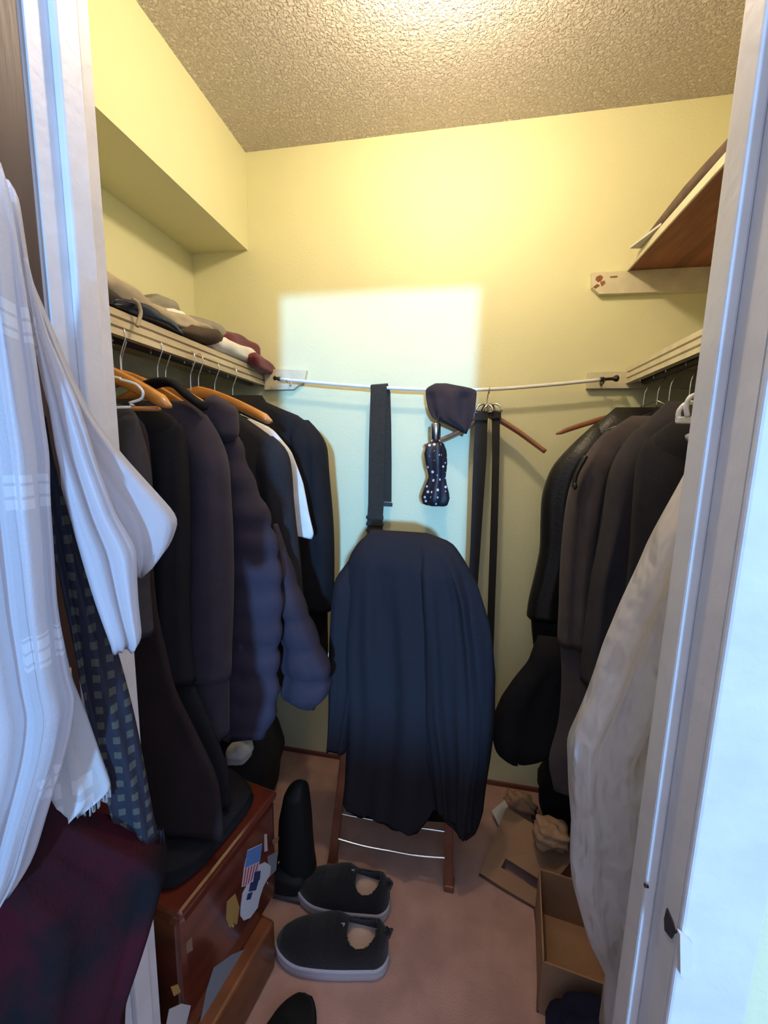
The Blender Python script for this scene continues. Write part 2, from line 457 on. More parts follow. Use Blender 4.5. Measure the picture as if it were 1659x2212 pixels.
# door frame
fr = bpy.data.objects.new('trim_1', None); COL.objects.link(fr); fr['kind'] = 'structure'
fr['label'] = 'white painted door frame with stop moulding and casing'
boxes('jamb', [(DL-0.02, DL, 0.458, YF1-0.012, 0, DH)], M_WHITE, fr)
boxes('jamb', [(DR, DR+0.0199, YF0, YF1-0.012, 0, DH)], M_WHITE, fr)
boxes('head_jamb', [(DL-0.02, DR+0.02, 0.458, YF1-0.012, DH, DH+0.02)], M_WHITE, fr)
boxes('door_stop', [(DL, DL+0.012, 0.487, 0.521, 0, DH)], M_WHITE, fr, bevel=0.003)
boxes('door_stop', [(DR-0.013, DR, 0.485, 0.521, 0, DH)], M_WHITE, fr, bevel=0.003)
boxes('door_stop', [(DL, DR, 0.487, 0.521, DH-0.012, DH)], M_WHITE, fr, bevel=0.003)
boxes('casing', [(DL-0.075, DL-0.006, 0.4525, 0.466, 0, DH+0.07)], M_WHITE, fr, bevel=0.003)
boxes('casing', [(DR, DR+0.075, YF0-0.0095, YF0-0.0002, 0, DH+0.07)], M_WHITE, fr, bevel=0.003)
boxes('casing', [(DL-0.006, DR+0.006, YF0-0.006, YF0+0.012, DH+0.006, DH+0.07)], M_WHITE, fr, bevel=0.003)
# torn wood where the strike plate was
sp = [onX(*p, DR) for p in ((1443, 1962), (1455, 1990), (1461, 2012), (1452, 2028), (1438, 2010), (1437, 1985))]
prism('strike_mortise', [(p[1], p[2]) for p in sp], 'x', DR-0.0015, DR+0.004, M_SPLINT, fr)
sp = onX(1413, 1957, DR-0.013)
tube('screw_hole', [(DR-0.0142, 0.4853, sp[2]), (DR-0.010, 0.4853, sp[2])], 0.0022, M_BLKMET, fr)
s2 = [onY(*p, YF0-0.012) for p in ((1465, 2010), (1492, 2030), (1490, 2075), (1480, 2118), (1466, 2096))]
prism('splinter', [(p[0], p[2]) for p in s2], 'y', YF0-0.016, YF0-0.0097, M_WHITE, fr)

# door leaf opened out into the bedroom
dl = bpy.data.objects.new('door_1', None); COL.objects.link(dl); dl['kind'] = 'structure'; dl['label'] = 'dull brown veneered closet door standing open'
boxes('door_leaf', [(DL-0.040, DL-0.001, -0.32, 0.4515, 0.012, DH-0.004)], M_DOOR, dl, bevel=0.002)
for z in (0.25, 1.0, 1.96):
    tube('hinge', [(DL-0.001, YF0-0.006, z-0.045), (DL-0.001, YF0-0.006, z+0.045)], 0.005, M_BRASS, dl)

# ------------------------------------------------------------------ shelves
def moulding(name, X, s, z0, z1, y0, y1, material, parent):
    """fluted board: flat ridges with grooves between; s = +1 when it faces +X"""
    h = z1-z0; pr = [(-0.018, 0)]
    for i in range(3):
        a, b = z0+h*i/3, z0+h*(i+1)/3
        pr += [(0.0, a-z0+0.001), (0.0, b-z0-0.005)]
        if i < 2: pr += [(-0.007, b-z0-0.0035), (-0.007, b-z0-0.0008)]
    pr += [(-0.018, h)]
    poly = [(X + s*p[0], z0+p[1]) for p in pr]
    return prism(name, poly, 'y', y0, y1, material, parent)
sh = thing('closet_shelf', (-0.93, 1.05, 1.60), 'worn beige closet shelf with fluted front moulding under the soffit', 'shelf')
adopt(sh, moulding('front_moulding', -0.784, 1, 1.598, 1.660, 0.565, 1.560, M_WORN, None),
      boxes('shelf_board', [(XL+0.002, -0.803, 0.565, 1.560, 1.642, 1.659)], M_WORN),
      boxes('wall_cleat', [(XL+0.001, XL+0.02, 0.565, 1.54, 1.585, 1.6415)], M_CREAM),
      tube('hanging_rod', [(-0.835, 0.565, 1.606), (-0.835, 1.54, 1.606)], 0.013, M_DARKROD, seg=12))
p0 = [onY(*p, YB-0.018) for p in ((572, 797), (662, 800), (658, 822), (634, 841), (572, 842))]
cl = prism('shelf_cleat', [(p[0], p[2]) for p in p0], 'y', YB-0.020, YB-0.0005, M_CREAM)
adopt(sh, cl)
sr = thing('closet_shelf', (0.69, 1.05, 1.59), 'cream lower closet shelf with fluted moulding below the plain board shelf', 'shelf')
adopt(sr, moulding('front_moulding', 0.530, -1, 1.594, 1.652, 0.565, 1.560, M_CREAM, None),
      boxes('shelf_board', [(0.549, XR-0.002, 0.565, 1.560, 1.634, 1.651)], M_CREAM),
      tube('hanging_rod', [(0.585, 0.565, 1.603), (0.585, 1.54, 1.603)], 0.013, M_DARKROD, seg=12),
      boxes('shelf_cleat', [(0.410, 0.80, YB-0.019, YB-0.0005, 1.580, 1.6335)], M_CREAM))
su = thing('closet_shelf', (0.67, 1.05, 1.95), 'plain board upper shelf with bare brown underside and chipped cleat', 'shelf')
bd = boxes('shelf_board', [(0.503, XR-0.002, 0.565, 1.562, 1.951, 1.968)], M_UNDER)
ed = boxes('front_edge', [(0.497, 0.5028, 0.565, 1.562, 1.948, 1.971)], M_CREAM, bevel=0.002)
ct = prism('shelf_cleat', [(0.392, 1.950), (0.396, 1.905), (0.42, 1.883), (0.847, 1.878), (0.847, 1.950)], 'y', YB-0.020, YB-0.0005, M_CREAM)
def chip(poly, y):
    return prism('paint_chip', [(onY(*p, y)[0], onY(*p, y)[2]) for p in poly], 'y', y-0.0006, y+0.002, M_UNDER)
yc = YB-0.0202
adopt(su, bd, ed, ct)
sub(ct,
      chip([(1288, 598), (1297, 594), (1303, 598), (1300, 606), (1292, 610), (1286, 604)], yc),
      chip([(1296, 609), (1306, 606), (1308, 612), (1300, 619)], yc),
      chip([(1281, 620), (1290, 613), (1296, 617), (1286, 624)], yc),
      chip([(1318, 597), (1334, 596), (1334, 599), (1318, 600)], yc))

# ------------------------------------------------------------------ ceiling lamp (just above the frame)
lp = thing('ceiling_lamp_offscreen', (LAMP_POS[0], LAMP_POS[1], ZC), 'bare warm bulb in a white ceiling lampholder', 'lamp')
adopt(lp, tube('lampholder', [(LAMP_POS[0], LAMP_POS[1], ZC-0.0005), (LAMP_POS[0], LAMP_POS[1], ZC-0.02), (LAMP_POS[0], LAMP_POS[1], ZC-0.045)], 0.05, M_RODW, seg=24, radii=[0.055, 0.05, 0.028]))
M_BULB = mat('warm_bulb', (0.9, 0.85, 0.8), 0.4, emit=((1.0, 0.81, 0.58), LAMP_L))
adopt(lp, lump('bulb_offscreen', LAMP_POS, (0.036, 0.036, 0.044), M_BULB, noise=0.0, ex=1.0, nu=16, nv=10))

# ------------------------------------------------------------------ rod along the back wall
YR = 1.515
rodp = smooth_pts([onY(*p, YR) for p in ((606, 819), (700, 828), (820, 837), (940, 842), (1060, 841), (1180, 832), (1300, 820))], 5)
rod = thing('curtain_rod', tuple(rodp[0]), 'thin white sagging rod with black finial across the back wall', 'rod')
e = rodp[-1]
adopt(rod, tube('rod', rodp, 0.0062, M_RODW, seg=10))
f0, f1 = onY(1296, 820, YR), onY(1338, 817, YR)
fp = [f0 + (f1-f0)*t for t in (0, .06, .2, .22, .6, .66, .8, .92, 1.0)]
adopt(rod, tube('finial', fp, 0.006, M_BLKMET, seg=10, radii=[.0078, .0078, .0078, .005, .005, .0055, .0105, .0105, .002]))
for px in (1303, 622):
    b = onY(px, 821, YR)
    adopt(rod, tube('bracket', smooth_pts([(b[0], YB-0.02, b[2]+0.012), (b[0], YB-0.03, b[2]-0.012), (b[0], YR, b[2]-0.011), (b[0], YR-0.012, b[2]-0.002)], 5), 0.0028, M_BLKMET if px > 900 else M_STEEL))
f0, f1 = onY(606, 819, YR), onY(590, 816, YR)
adopt(rod, tube('finial', [f0 + (f1-f0)*t for t in (0, .3, .5, .8, 1)], 0.006, M_BLKMET, seg=10, radii=[.0078, .0078, .005, .0095, .003]))
def rodz(x):
    return float(np.interp(x, [p[0] for p in rodp], [p[2] for p in rodp]))

# ================================================================== hangers
def hook(name, c, Y, zr, material, r=0.0018, parent=None, ang=0.0):
    """wire hook over a rod of radius .013 whose axis is at zr; c = stem X"""
    R0 = 0.018; pts = [(c, zr-0.105), (c, zr-0.055), (c+0.006, zr-0.035), (c+R0, zr-0.008)]
    for k in range(0, 9):
        a = -0.3 + (math.pi+0.6)*k/8
        pts.append((c + R0*math.cos(a), zr + R0*math.sin(a)))
    pts.append((c-R0+0.001, zr-0.016))
    ca, sa = math.cos(ang), math.sin(ang)
    return tube(name, smooth_pts([(c+(x-c)*ca, Y+(x-c)*sa, z) for x, z in pts], 3), r, material, parent, seg=6)
def hanger(c, Y, zr, material, label, w=0.44, droop=0.075, hgt=0.030, th=0.012, endth=0.012, drop=0.10, ang=0.0, group=None, bar=False, name='wooden_hanger', steel=None, tipup=0.0):
    zc = zr - drop
    t = thing(name, (c, Y, zc), label, 'hanger', group)
    n = 29; V, Fc = [], []
    ca, sa = math.cos(ang), math.sin(ang)
    for i in range(n):
        u = -w/2 + w*i/(n-1); q = abs(u)/(w/2)
        z = zc - droop*q**1.35
        hh = hgt*(1-0.25*q)*(0.35 if i in (0, n-1) else 1.0)
        tt = th + (endth-th)*q**2; tt *= (0.5 if i in (0, n-1) else 1.0)
        bow = 0.018*q*q
        sec = []
        for k in range(10):
            a = 2*math.pi*k/10
            sec.append((u, -bow + math.copysign(abs(math.cos(a))**.6, math.cos(a))*tt/2, z + math.copysign(abs(math.sin(a))**.6, math.sin(a))*hh/2))
        for s in sec:
            V.append((c + s[0]*ca - s[1]*sa, Y + s[0]*sa + s[1]*ca, s[2]))
    for i in range(n-1):
        for k in range(10):
            Fc.append((i*10+k, i*10+(k+1) % 10, (i+1)*10+(k+1) % 10, (i+1)*10+k))
    Fc.append(tuple(range(10))); Fc.append(tuple((n-1)*10+k for k in range(10)))
    adopt(t, build('hanger_body', V, Fc, material))
    adopt(t, hook('hook', c, Y, zr, steel or M_STEEL, ang=ang))
    if bar:
        zb = zc - droop - 0.004
        adopt(t, tube('trouser_bar', [(c - 0.42*w*ca, Y - 0.42*w*sa, zb), (c + 0.42*w*ca, Y + 0.42*w*sa, zb)], 0.005, material))
    return t
ZRL = 1.606; XCL = -0.835
G_H = 'wooden hangers under the worn shelf'
# label, Y, width
hanger(-0.79, 0.735, ZRL, M_OWOOD, 'orange varnished wooden hanger with trouser bar beside the white wire hanger', w=0.46, droop=0.088, hgt=0.036, endth=0.030, bar=True, drop=0.09, group=G_H)
hanger(-0.80, 0.865, ZRL, M_OWOOD, 'orange wooden hanger rising from the collar of the long navy coat', w=0.40, droop=0.085, hgt=0.038, th=0.016, drop=0.098, group=G_H)
hanger(-0.80, 0.985, ZRL, M_BWOOD if False else M_OWOOD, 'orange wooden hanger behind the stand collar of the puffer jacket', w=0.40, droop=0.085, hgt=0.038, th=0.016, drop=0.100, group=G_H)
hanger(-0.785, 1.135, ZRL, M_OWOOD, 'orange wooden hanger with broad rounded tip above the white shirt', w=0.48, droop=0.085, hgt=0.036, endth=0.040, drop=0.093, group=G_H)
wire = thing('wire_hanger', (-0.79, 0.592, 1.50), 'white plastic-coated wire hanger against the door frame', 'hanger')
P6 = Plane(0, 0.592)
rp = [P6.uz(*p) for p in ((230, 811), (262, 820), (292, 829), (306, 842), (309, 852), (303, 863), (280, 870), (240, 881))]
cx = -0.79
pts = [(cx, 1.495)] + rp[0:] + [(2*cx-u, z) for u, z in rp[::-1]] + [(cx, 1.495)]
adopt(wire, tube('wire_frame', smooth_pts([(u, 0.592, z) for u, z in pts], 4), 0.0022, M_RODW, seg=6), hook('hook', cx, 0.592, ZRL, M_RODW))

# ================================================================== clothes on the left
def garment(name, Y, edge, T, material, label, cat, xc=-0.79, tilt=0.0, sleeve=None, smat=None, group=None, folds=(5, .007), seed=0, xmin=-1.075, side=1, quilt=None, zbot=None, sl_w=(0.10, 0.13), inset=0.012, hookz=None, top=0.05, hk=None, zr=ZRL, sl_T=None, ext=()):
    """coat on a hanger: aisle-side silhouette given as pixels, the other side mirrored about the hook"""
    pl = Plane(0, Y)
    E_ = pxs(pl, edge) + list(ext)
    if zbot is not None and E_[-1][1] > zbot: E_.append((E_[-1][0], zbot))
    t = thing(name, (xc, Y, E_[-1][1]), label, cat, group)
    mir = []
    for u, z in E_:
        v = 2*xc - u
        mir.append((max(v, xmin) if side > 0 else min(v, xmin), z))
    ins = [(u - side*(inset if sleeve else 0)*min(1, max(0, (E_[0][1]-z)/0.12)), z) for u, z in E_]
    L, R = (mir, ins) if side > 0 else (ins, mir)
    adopt(t, loft('body', pl, L, R, T, material, folds=folds, seed=seed, quilt=quilt, top=top))
    if sleeve:
        zs, ze = sleeve
        zz = np.linspace(E_[0][1]-zs, E_[0][1]-ze, 20)
        za, ua = prep(E_)
        uo = np.interp(-zz, -za, ua)
        wd_ = np.linspace(sl_w[0], sl_w[1], 20); wd_[0] *= 0.5
        ui = uo - side*wd_
        a = [(float(u), float(z)) for u, z in zip(ui, zz)]; b = [(float(u), float(z)) for u, z in zip(uo, zz)]
        adopt(t, loft('sleeve', pl, a if side > 0 else b, b if side > 0 else a, sl_T or T*1.08, smat or material, folds=(3, .005), seed=seed+5, top=0.09, wofs=0.004, quilt=quilt, nu=32, nz=36))
    if hk:
        steel_hanger(xc, Y, zr, hk, E_[0][1])
    return t
def steel_hanger(c, Y, zr, label, zn, w=0.16, group=None):
    t = thing('wire_hanger', (c, Y, zn-0.06), label, 'hanger', group)
    tri = [(c, zn+0.02), (c+w, zn-0.05), (c+w-.01, zn-0.06), (c-w+.01, zn-0.06), (c-w, zn-0.05), (c, zn+0.02)]
    adopt(t, tube('wire_frame', [(x, Y, z) for x, z in tri], 0.0014, M_STEEL, seg=5), hook('hook', c, Y, zr, M_STEEL))
    if zn+0.02 < zr-0.105: adopt(t, tube('stem', [(c, Y, zn+.02), (c, Y, zr-.10)], .0018, M_STEEL, seg=5))
    return t
garment('jacket', 0.628, [(252, 872), (290, 880), (302, 910), (316, 980), (326, 1060), (322, 1160), (318, 1260)], 0.026, M_CHAR,
        'charcoal jacket on the white wire hanger beside the door frame', 'jacket', seed=1, sleeve=(.02, .42), sl_w=(.07, .1))
garment('coat', 0.690, [(262, 872), (300, 884), (318, 930), (325, 1050), (325, 1200), (338, 1310), (364, 1420), (378, 1490)], 0.026, M_BRNBLK,
        'brown-black long coat with flaring hem behind the charcoal jacket', 'coat', hk='steel wire hanger holding the brown-black long coat', seed=2, folds=(5, .003), ext=((-.475, .66), (-.462, .522)))
garment('coat', 0.760, [(300, 862), (392, 893), (402, 960), (404, 1100), (408, 1300), (416, 1460)], 0.030, M_BLACK,
        'black coat on the wooden hanger with trouser bar', 'coat', seed=3, sleeve=(.05, .62), folds=(5, .003), ext=((-.482, .62), (-.474, .522)))
c2 = garment('overcoat', 0.846, [(402, 866), (430, 872), (462, 915), (484, 965), (495, 1010), (499, 1120), (499, 1300), (500, 1480), (505, 1590)], 0.036, M_NAVY,
        'long navy wool overcoat between black coat and quilted puffer jacket', 'coat', seed=4, sleeve=(.03, .66), sl_w=(.11, .135))
# black collar of the overcoat
Pc = Plane(0, 0.832)
ring = smooth_pts([Pc.at(*Pc.uz(*p), w) for p, w in (((300, 838), -.005), ((345, 826), .0), ((378, 830), .004), ((410, 855), .008), ((446, 880), .012))], 5)
adopt(c2, tube('collar', ring, 0.017, M_BLACK, seg=12, flat=0.55))
c3 = garment('puffer_jacket', 0.935, [(440, 872), (478, 900), (516, 935), (538, 1003), (562, 1060), (587, 1109), (599, 1162), (607, 1227), (609, 1329), (605, 1451), (607, 1500), (597, 1560), (575, 1592)], 0.046, M_PUFF,
        'navy quilted puffer jacket with stand collar', 'jacket', seed=5, quilt=(.080, .42, .02), folds=(4, .004))
pcl = Plane(0, 0.905)
colL = pxs(pcl, [(462, 853), (436, 878), (432, 900), (446, 925), (478, 952)])
colR = pxs(pcl, [(466, 853), (500, 872), (513, 886), (514, 925), (510, 948), (490, 955)])
adopt(c3, loft('stand_collar', pcl, colL, colR, 0.028, M_NAVY, folds=(2, .003), seed=8, top=.02, wofs=0.004, nz=24, bottom_round=0.02))
for (px, py) in ((487, 998), (497, 1066)):
    b = pcl.at(*pcl.uz(px, py), 0.022)
    adopt(c3, lump('snap', b, (.007, .005, .007), M_BLKMET, noise=0, ex=1, nu=10, nv=6))
psl = Plane(0, 1.005)
sL = pxs(psl, [(590, 1135), (594, 1170), (597, 1220), (604, 1300), (608, 1420), (611, 1500), (640, 1526)])
sR = pxs(psl, [(600, 1132), (612, 1175), (628, 1215), (656, 1305), (684, 1382), (709, 1439), (717, 1480), (704, 1508), (682, 1527)])
adopt(c3, loft('sleeve', psl, sL, sR, 0.05, M_PUFF, quilt=(.085, .3, 0), folds=(2, .004), seed=9, top=.1, bottom_round=.04))
garment('suit_jacket', 1.105, [(500, 880), (550, 916), (600, 948), (624, 970), (634, 1044), (640, 1130), (646, 1200), (655, 1330), (655, 1480)], 0.032, M_BLACK2,
        'black suit jacket under the broad-tipped wooden hanger', 'jacket', seed=11, sleeve=(.08, .62), hk='steel wire hanger holding the black suit jacket')
sh5 = garment('shirt', 1.190, [(540, 905), (587, 924), (628, 974), (653, 1044), (668, 1110), (681, 1156), (676, 1164)], 0.022, M_SHIRT,
        'white short-sleeved shirt between the black suit jackets', 'shirt', seed=12, folds=(3, .004))
sh5.name = 'white_shirt'
garment('black_coat', 1.330, [(520, 868), (566, 854), (615, 869), (668, 908), (694, 936), (707, 959), (711, 1044), (718, 1166), (722, 1248), (720, 1410), (712, 1470)], 0.050, M_BLACK,
        'black coat with rounded shoulders hanging by the back wall', 'coat', seed=13, sleeve=(.06, .72), sl_w=(.11, .15), inset=.02, hk='steel wire hanger holding the black coat by the back wall')
for Y, c, lb in ((0.90, -0.83, 'empty steel wire hanger between navy overcoat and puffer jacket'), (1.04, -0.82, 'empty steel wire hanger between puffer jacket and black suit jacket'), (1.24, -0.80, 'empty steel wire hanger beside the white shirt by the far black coat')):
    steel_hanger(c, Y, ZRL, lb, 1.475, w=.17, group='empty wire hangers on the rod')

# ================================================================== clothes on the right
ZRR = 1.603; XCR = 0.575
def garR(name, Y, edge, T, material, label, cat, **k):
    k.setdefault('xc', XCR); k.setdefault('xmin', XR-0.012)
    return garment(name, Y, edge, T, material, label, cat, side=-1, zr=ZRR, **k)
r1 = garR('leather_jacket', 1.408, [(1330, 880), (1299, 902), (1236, 958), (1193, 1006), (1173, 1066), (1166, 1185), (1150, 1250), (1138, 1300), (1136, 1345), (1143, 1440), (1150, 1560)], 0.045, M_LEATH,
        'black jacket nearest the back wall with bent sleeve', 'jacket', seed=21, sleeve=(.05, .70), sl_w=(.12, .15), smat=M_LEATH, inset=.02, hk='steel wire hanger holding the black jacket by the back wall')
pb = Plane(0, 1.306)
bL = pxs(pb, [(1160, 1380), (1141, 1432), (1108, 1468), (1080, 1506), (1064, 1545), (1062, 1590), (1072, 1624), (1095, 1642), (1118, 1650)])
bR = pxs(pb, [(1230, 1380), (1240, 1440), (1235, 1500), (1230, 1560), (1215, 1610), (1170, 1640), (1120, 1650)])
tag(loft('tote_bag', pb, bL, bR, 0.040, M_BLACK, folds=(2, .006), seed=23, top=.05, bottom_round=.06),
    'black cloth bag bulging below the black jacket by the back wall', 'bag')
hanger(0.56, 1.465, ZRR, M_BWOOD, 'reddish wooden hanger poking out beside the black jacket', w=0.52, droop=0.078, hgt=.022, drop=0.105)
r2 = garR('coat', 1.225, [(1364, 898), (1330, 915), (1290, 945), (1256, 995), (1234, 1040), (1225, 1095), (1208, 1249), (1202, 1355), (1203, 1450), (1195, 1560), (1175, 1640), (1190, 1700)], 0.036, M_GREYB,
        'grey-brown wool coat beside the black jacket', 'coat', seed=24, sleeve=(.04, .66), sl_w=(.08, .10), hk='steel wire hanger holding the grey-brown wool coat')
z = Plane(0, 1.17)
adopt(r2, tube('zip', smooth_pts([z.at(*z.uz(*p)) for p in ((1266, 985), (1252, 1010), (1243, 1030), (1239, 1052))], 4), 0.006, M_BLKMET),
      lump('zip_pull', z.at(*z.uz(1241, 1050), .006), (.006, .004, .010), M_BLKMET, noise=0, ex=1, nu=10, nv=6))
garR('overcoat', 1.060, [(1440, 868), (1411, 894), (1350, 945), (1316, 1022), (1304, 1100), (1274, 1249), (1262, 1397), (1250, 1560), (1225, 1700), (1240, 1860)], 0.040, M_CHAR,
        'dark charcoal overcoat in the middle of the lower shelf rod', 'coat', seed=25, sleeve=(.06, .70), sl_w=(.10, .12), folds=(6, .009), hk='steel wire hanger holding the dark charcoal overcoat')
garR('jacket', 0.890, [(1462, 902), (1400, 940), (1374, 966), (1374, 1040), (1368, 1160), (1345, 1320), (1330, 1500), (1320, 1700)], 0.034, M_BLACK2,
        'black jacket with crisp shoulder next to the plastic garment cover', 'jacket', seed=26, sleeve=(.04, .7), sl_w=(.10, .11), xc=.59)
# near side: a clothes cover of white plastic film
pg = Plane(0, 0.690)
gL = pxs(pg, [(1520, 940), (1477, 1036), (1388, 1224), (1340, 1310), (1297, 1395), (1251, 1520), (1221, 1597), (1232, 1690), (1244, 1777), (1240, 1860), (1241, 1908), (1263, 2022), (1290, 2080), (1302, 2108), (1296, 2160), (1294, 2215)])
gR = [(0.55, gL[0][1]), (0.70, gL[0][1]-.08), (0.78, 1.2), (0.78, 0.6), (0.74, gL[-1][1])]
gc = thing('garment_cover', (0.5, 0.69, gL[-1][1]), 'milky white plastic garment cover hanging beside the door frame', 'garment cover')
adopt(gc, loft('film', pg, gL, gR, 0.050, M_PLASTIC, folds=(13, .010), seed=31, top=.15, wave=.007, nz=110, nu=120))
steel_hanger(0.59, 0.69, ZRR, 'steel wire hanger holding the plastic garment cover', gL[0][1], w=.12)
# white plastic hanger ring
wh = thing('plastic_hanger', (0.52, 0.800, 1.42), 'white plastic hanger hooked on the crowded rod by the door frame', 'hanger')
pw = Plane(0, 0.80)
adopt(wh, tube('hook_loop', smooth_pts([pw.at(*pw.uz(*p)) for p in ((1466, 906), (1466, 890), (1476, 876), (1490, 870), (1506, 872), (1514, 882))], 4), 0.004, M_RODW),
      tube('hook_loop', smooth_pts([pw.at(*pw.uz(*p), .008) for p in ((1480, 900), (1477, 880), (1483, 862), (1498, 854), (1514, 858))], 4), 0.004, M_RODW))
q = [pw.uz(*p) for p in ((1461, 900), (1560, 900), (1560, 917), (1461, 915))]
adopt(wh, prism('neck', q, 'y', 0.793, 0.807, M_RODW, bevel=.003))
adopt(wh, tube('shoulder_bar', smooth_pts([(0.38, .80, 1.385), (0.45, .80, 1.415), (0.585, .80, 1.45), (0.70, .80, 1.415), (0.76, .80, 1.385)], 4), .006, M_RODW),
      hook('hook', 0.585, .80, ZRR, M_RODW, r=.0035), tube('stem', [(0.585, .80, 1.445), (0.585, .80, ZRR-.10)], .004, M_RODW))
steel_hanger(.565, 1.31, ZRR, 'empty steel wire hanger between black jacket and grey-brown coat', 1.475, w=.16, group='empty wire hangers on the rod')

# ================================================================== things hanging on the back rod
def strap(name, centre, width, material, parent=None, th=0.003, ydir=True):
    """flat ribbon following centre points, its width along X (per-point widths allowed)"""
    C_ = [Vector(p) for p in centre]; V = []; Fc = []; n = len(C_)
    for i, p in enumerate(C_):
        w = width[i] if isinstance(width, (list, tuple)) else width
        t = (C_[min(i+1, n-1)] - C_[max(i-1, 0)]).normalized()
        a = Vector((1, 0, 0)); a = (a - t*a.dot(t)).normalized()
        b = t.cross(a)
        for sx, sb in ((-1, -1), (1, -1), (1, 1), (-1, 1)):
            V.append(p + a*(sx*w/2) + b*(sb*th/2))
    for i in range(n-1):
        for k in range(4):
            Fc.append((i*4+k, i*4+(k+1) % 4, (i+1)*4+(k+1) % 4, (i+1)*4+k))
    Fc += [(3, 2, 1, 0), tuple((n-1)*4+k for k in range(4))]
    return build(name, V, Fc, material, parent, smooth=False)

# webbing belt folded over the rod
def yz(px, py, Y): return tuple(onY(px, py, Y))
fy, by = YR-0.010, YR+0.010
tx = onY(818, 834, YR)
front = [yz(x, y, fy) for x, y in ((818, 850), (816, 900), (814, 960), (813, 1030), (812, 1090), (810, 1120), (810, 1165), (808, 1260))]
arch = [(tx[0]+.001, fy+0.002, rodz(tx[0])+0.006), (tx[0]+.002, YR, rodz(tx[0])+0.0095), (tx[0]+.004, by-0.002, rodz(tx[0])+0.006)]
back = [yz(x, y, by) for x, y in ((826, 850), (828, 920), (829, 1000), (829, 1084))]
wb = thing('web_belt', tuple(front[-1]), 'olive-black webbing belt with eyelets folded over the white rod', 'belt')
bw = 0.060
adopt(wb, strap('webbing', front[::-1] + arch + back, bw, M_WEB, th=0.004))
for r_, py in enumerate((875, 903, 940, 975, 1012, 1050, 1090)):
    for dx in (-9, 8):
        p = onY(818 + dx - (py-850)*0.026, py, fy-0.0023)
        adopt(wb, tube('eyelet', [(p[0], p[1], p[2]), (p[0], p[1]+0.003, p[2])], 0.0026, M_BLKMET, seg=8))
for py in (1118, 1132, 1146):
    p = onY(810, py, fy)
    adopt(wb, boxes('keeper_loop', [(p[0]-0.034, p[0]+0.034, fy-0.006, fy-0.002, p[2]-0.006, p[2]+0.006)], M_WEB, bevel=.001))
p = onY(830, 1088, by)
adopt(wb, boxes('buckle', [(p[0]-0.032, p[0]+0.032, by-0.004, by+0.004, p[2]-0.010, p[2]+0.004)], M_BLKMET, bevel=.002))

# beanie / knitted hat over the rod
ph_ = Plane(0, YR-0.012)
hL = pxs(ph_, [(940, 829), (919, 838), (920, 860), (925, 885), (935, 905), (952, 912), (985, 926), (1004, 937)])
hR = pxs(ph_, [(965, 828), (985, 834), (1028, 837), (1030, 850), (1027, 880), (1020, 910), (1008, 937)])
tag(loft('knit_hat', ph_, hL, hR, 0.024, M_HATB, folds=(3, .014), seed=41, top=.03, nz=30, wave=.0, ftop=.03, bottom_round=.01), 'dark brown fleece hat draped over the white rod', 'hat')

# folded umbrella hanging from the rod
pu = Plane(0, YR-0.035)
um = thing('umbrella', pu.at(*pu.uz(942, 1090)), 'folded black polka dot umbrella with silver handle hanging on the rod', 'umbrella')
def lathe(name, pts, Y, material, seg=28, ripple=0.0, nr=5, ysc=1.0):
    V, Fc = [], []
    for j, (cx_, z, r) in enumerate(pts):
        for k in range(seg):
            a = 2*math.pi*k/seg; rr = r*(1 + ripple*math.sin(nr*a + j*0.35))
            V.append((cx_ + rr*math.cos(a), Y + rr*ysc*math.sin(a), z))
    n = len(pts)
    for j in range(n-1):
        for k in range(seg):
            Fc.append((j*seg+k, j*seg+(k+1) % seg, (j+1)*seg+(k+1) % seg, (j+1)*seg+k))
    Fc += [tuple(range(seg)), tuple((n-1)*seg+k for k in range(seg))]
    return build(name, V, Fc, material)
def px_lathe(rows, pl, n=1):
    out = []
    for y, xl, xr in rows:
        a, z_ = pl.uz(xl, y); b, _ = pl.uz(xr, y); out.append(((a+b)/2, z_, (b-a)/2))
    return out
YU = YR-0.035
rows = [(954, 936, 948), (956, 930, 955), (958, 923, 957), (970, 918, 961), (980, 916, 962), (1000, 920, 963), (1018, 925, 962), (1030, 927, 961), (1045, 922, 963), (1060, 917, 967), (1072, 914, 970), (1080, 915, 969), (1088, 917, 966), (1091, 922, 962)]
adopt(um, lathe('folded_canopy', px_lathe(rows, pu), YU, M_DOTS, ripple=.15, nr=5, ysc=.8))
adopt(um, lathe('handle', px_lathe([(912, 937, 947), (914, 932, 951), (916, 931, 952), (930, 931, 952), (949, 931, 952), (952, 933, 950), (952, 938, 946)], pu), YU, M_CHROME))
h0 = pu.at(*pu.uz(946, 914)); hz = rodz(h0[0])
adopt(um, tube('wrist_strap', smooth_pts([h0, (h0[0]+.004, YR-.02, hz-.03), (h0[0]+.006, YR-.012, hz+.004), (h0[0]+.006, YR, hz+.010), (h0[0]+.006, YR+.012, hz), (h0[0]+.004, YR, hz-.04), (h0[0]+.001, YU, h0[2])], 4), 0.0022, M_BLKMET))
for k, (a, b) in enumerate(((928, 936), (955, 947))):
    adopt(um, tube('rib_tip', [pu.at(*pu.uz(a, 957), .010), pu.at(*pu.uz(b, 950), .012)], 0.0015, M_STEEL))

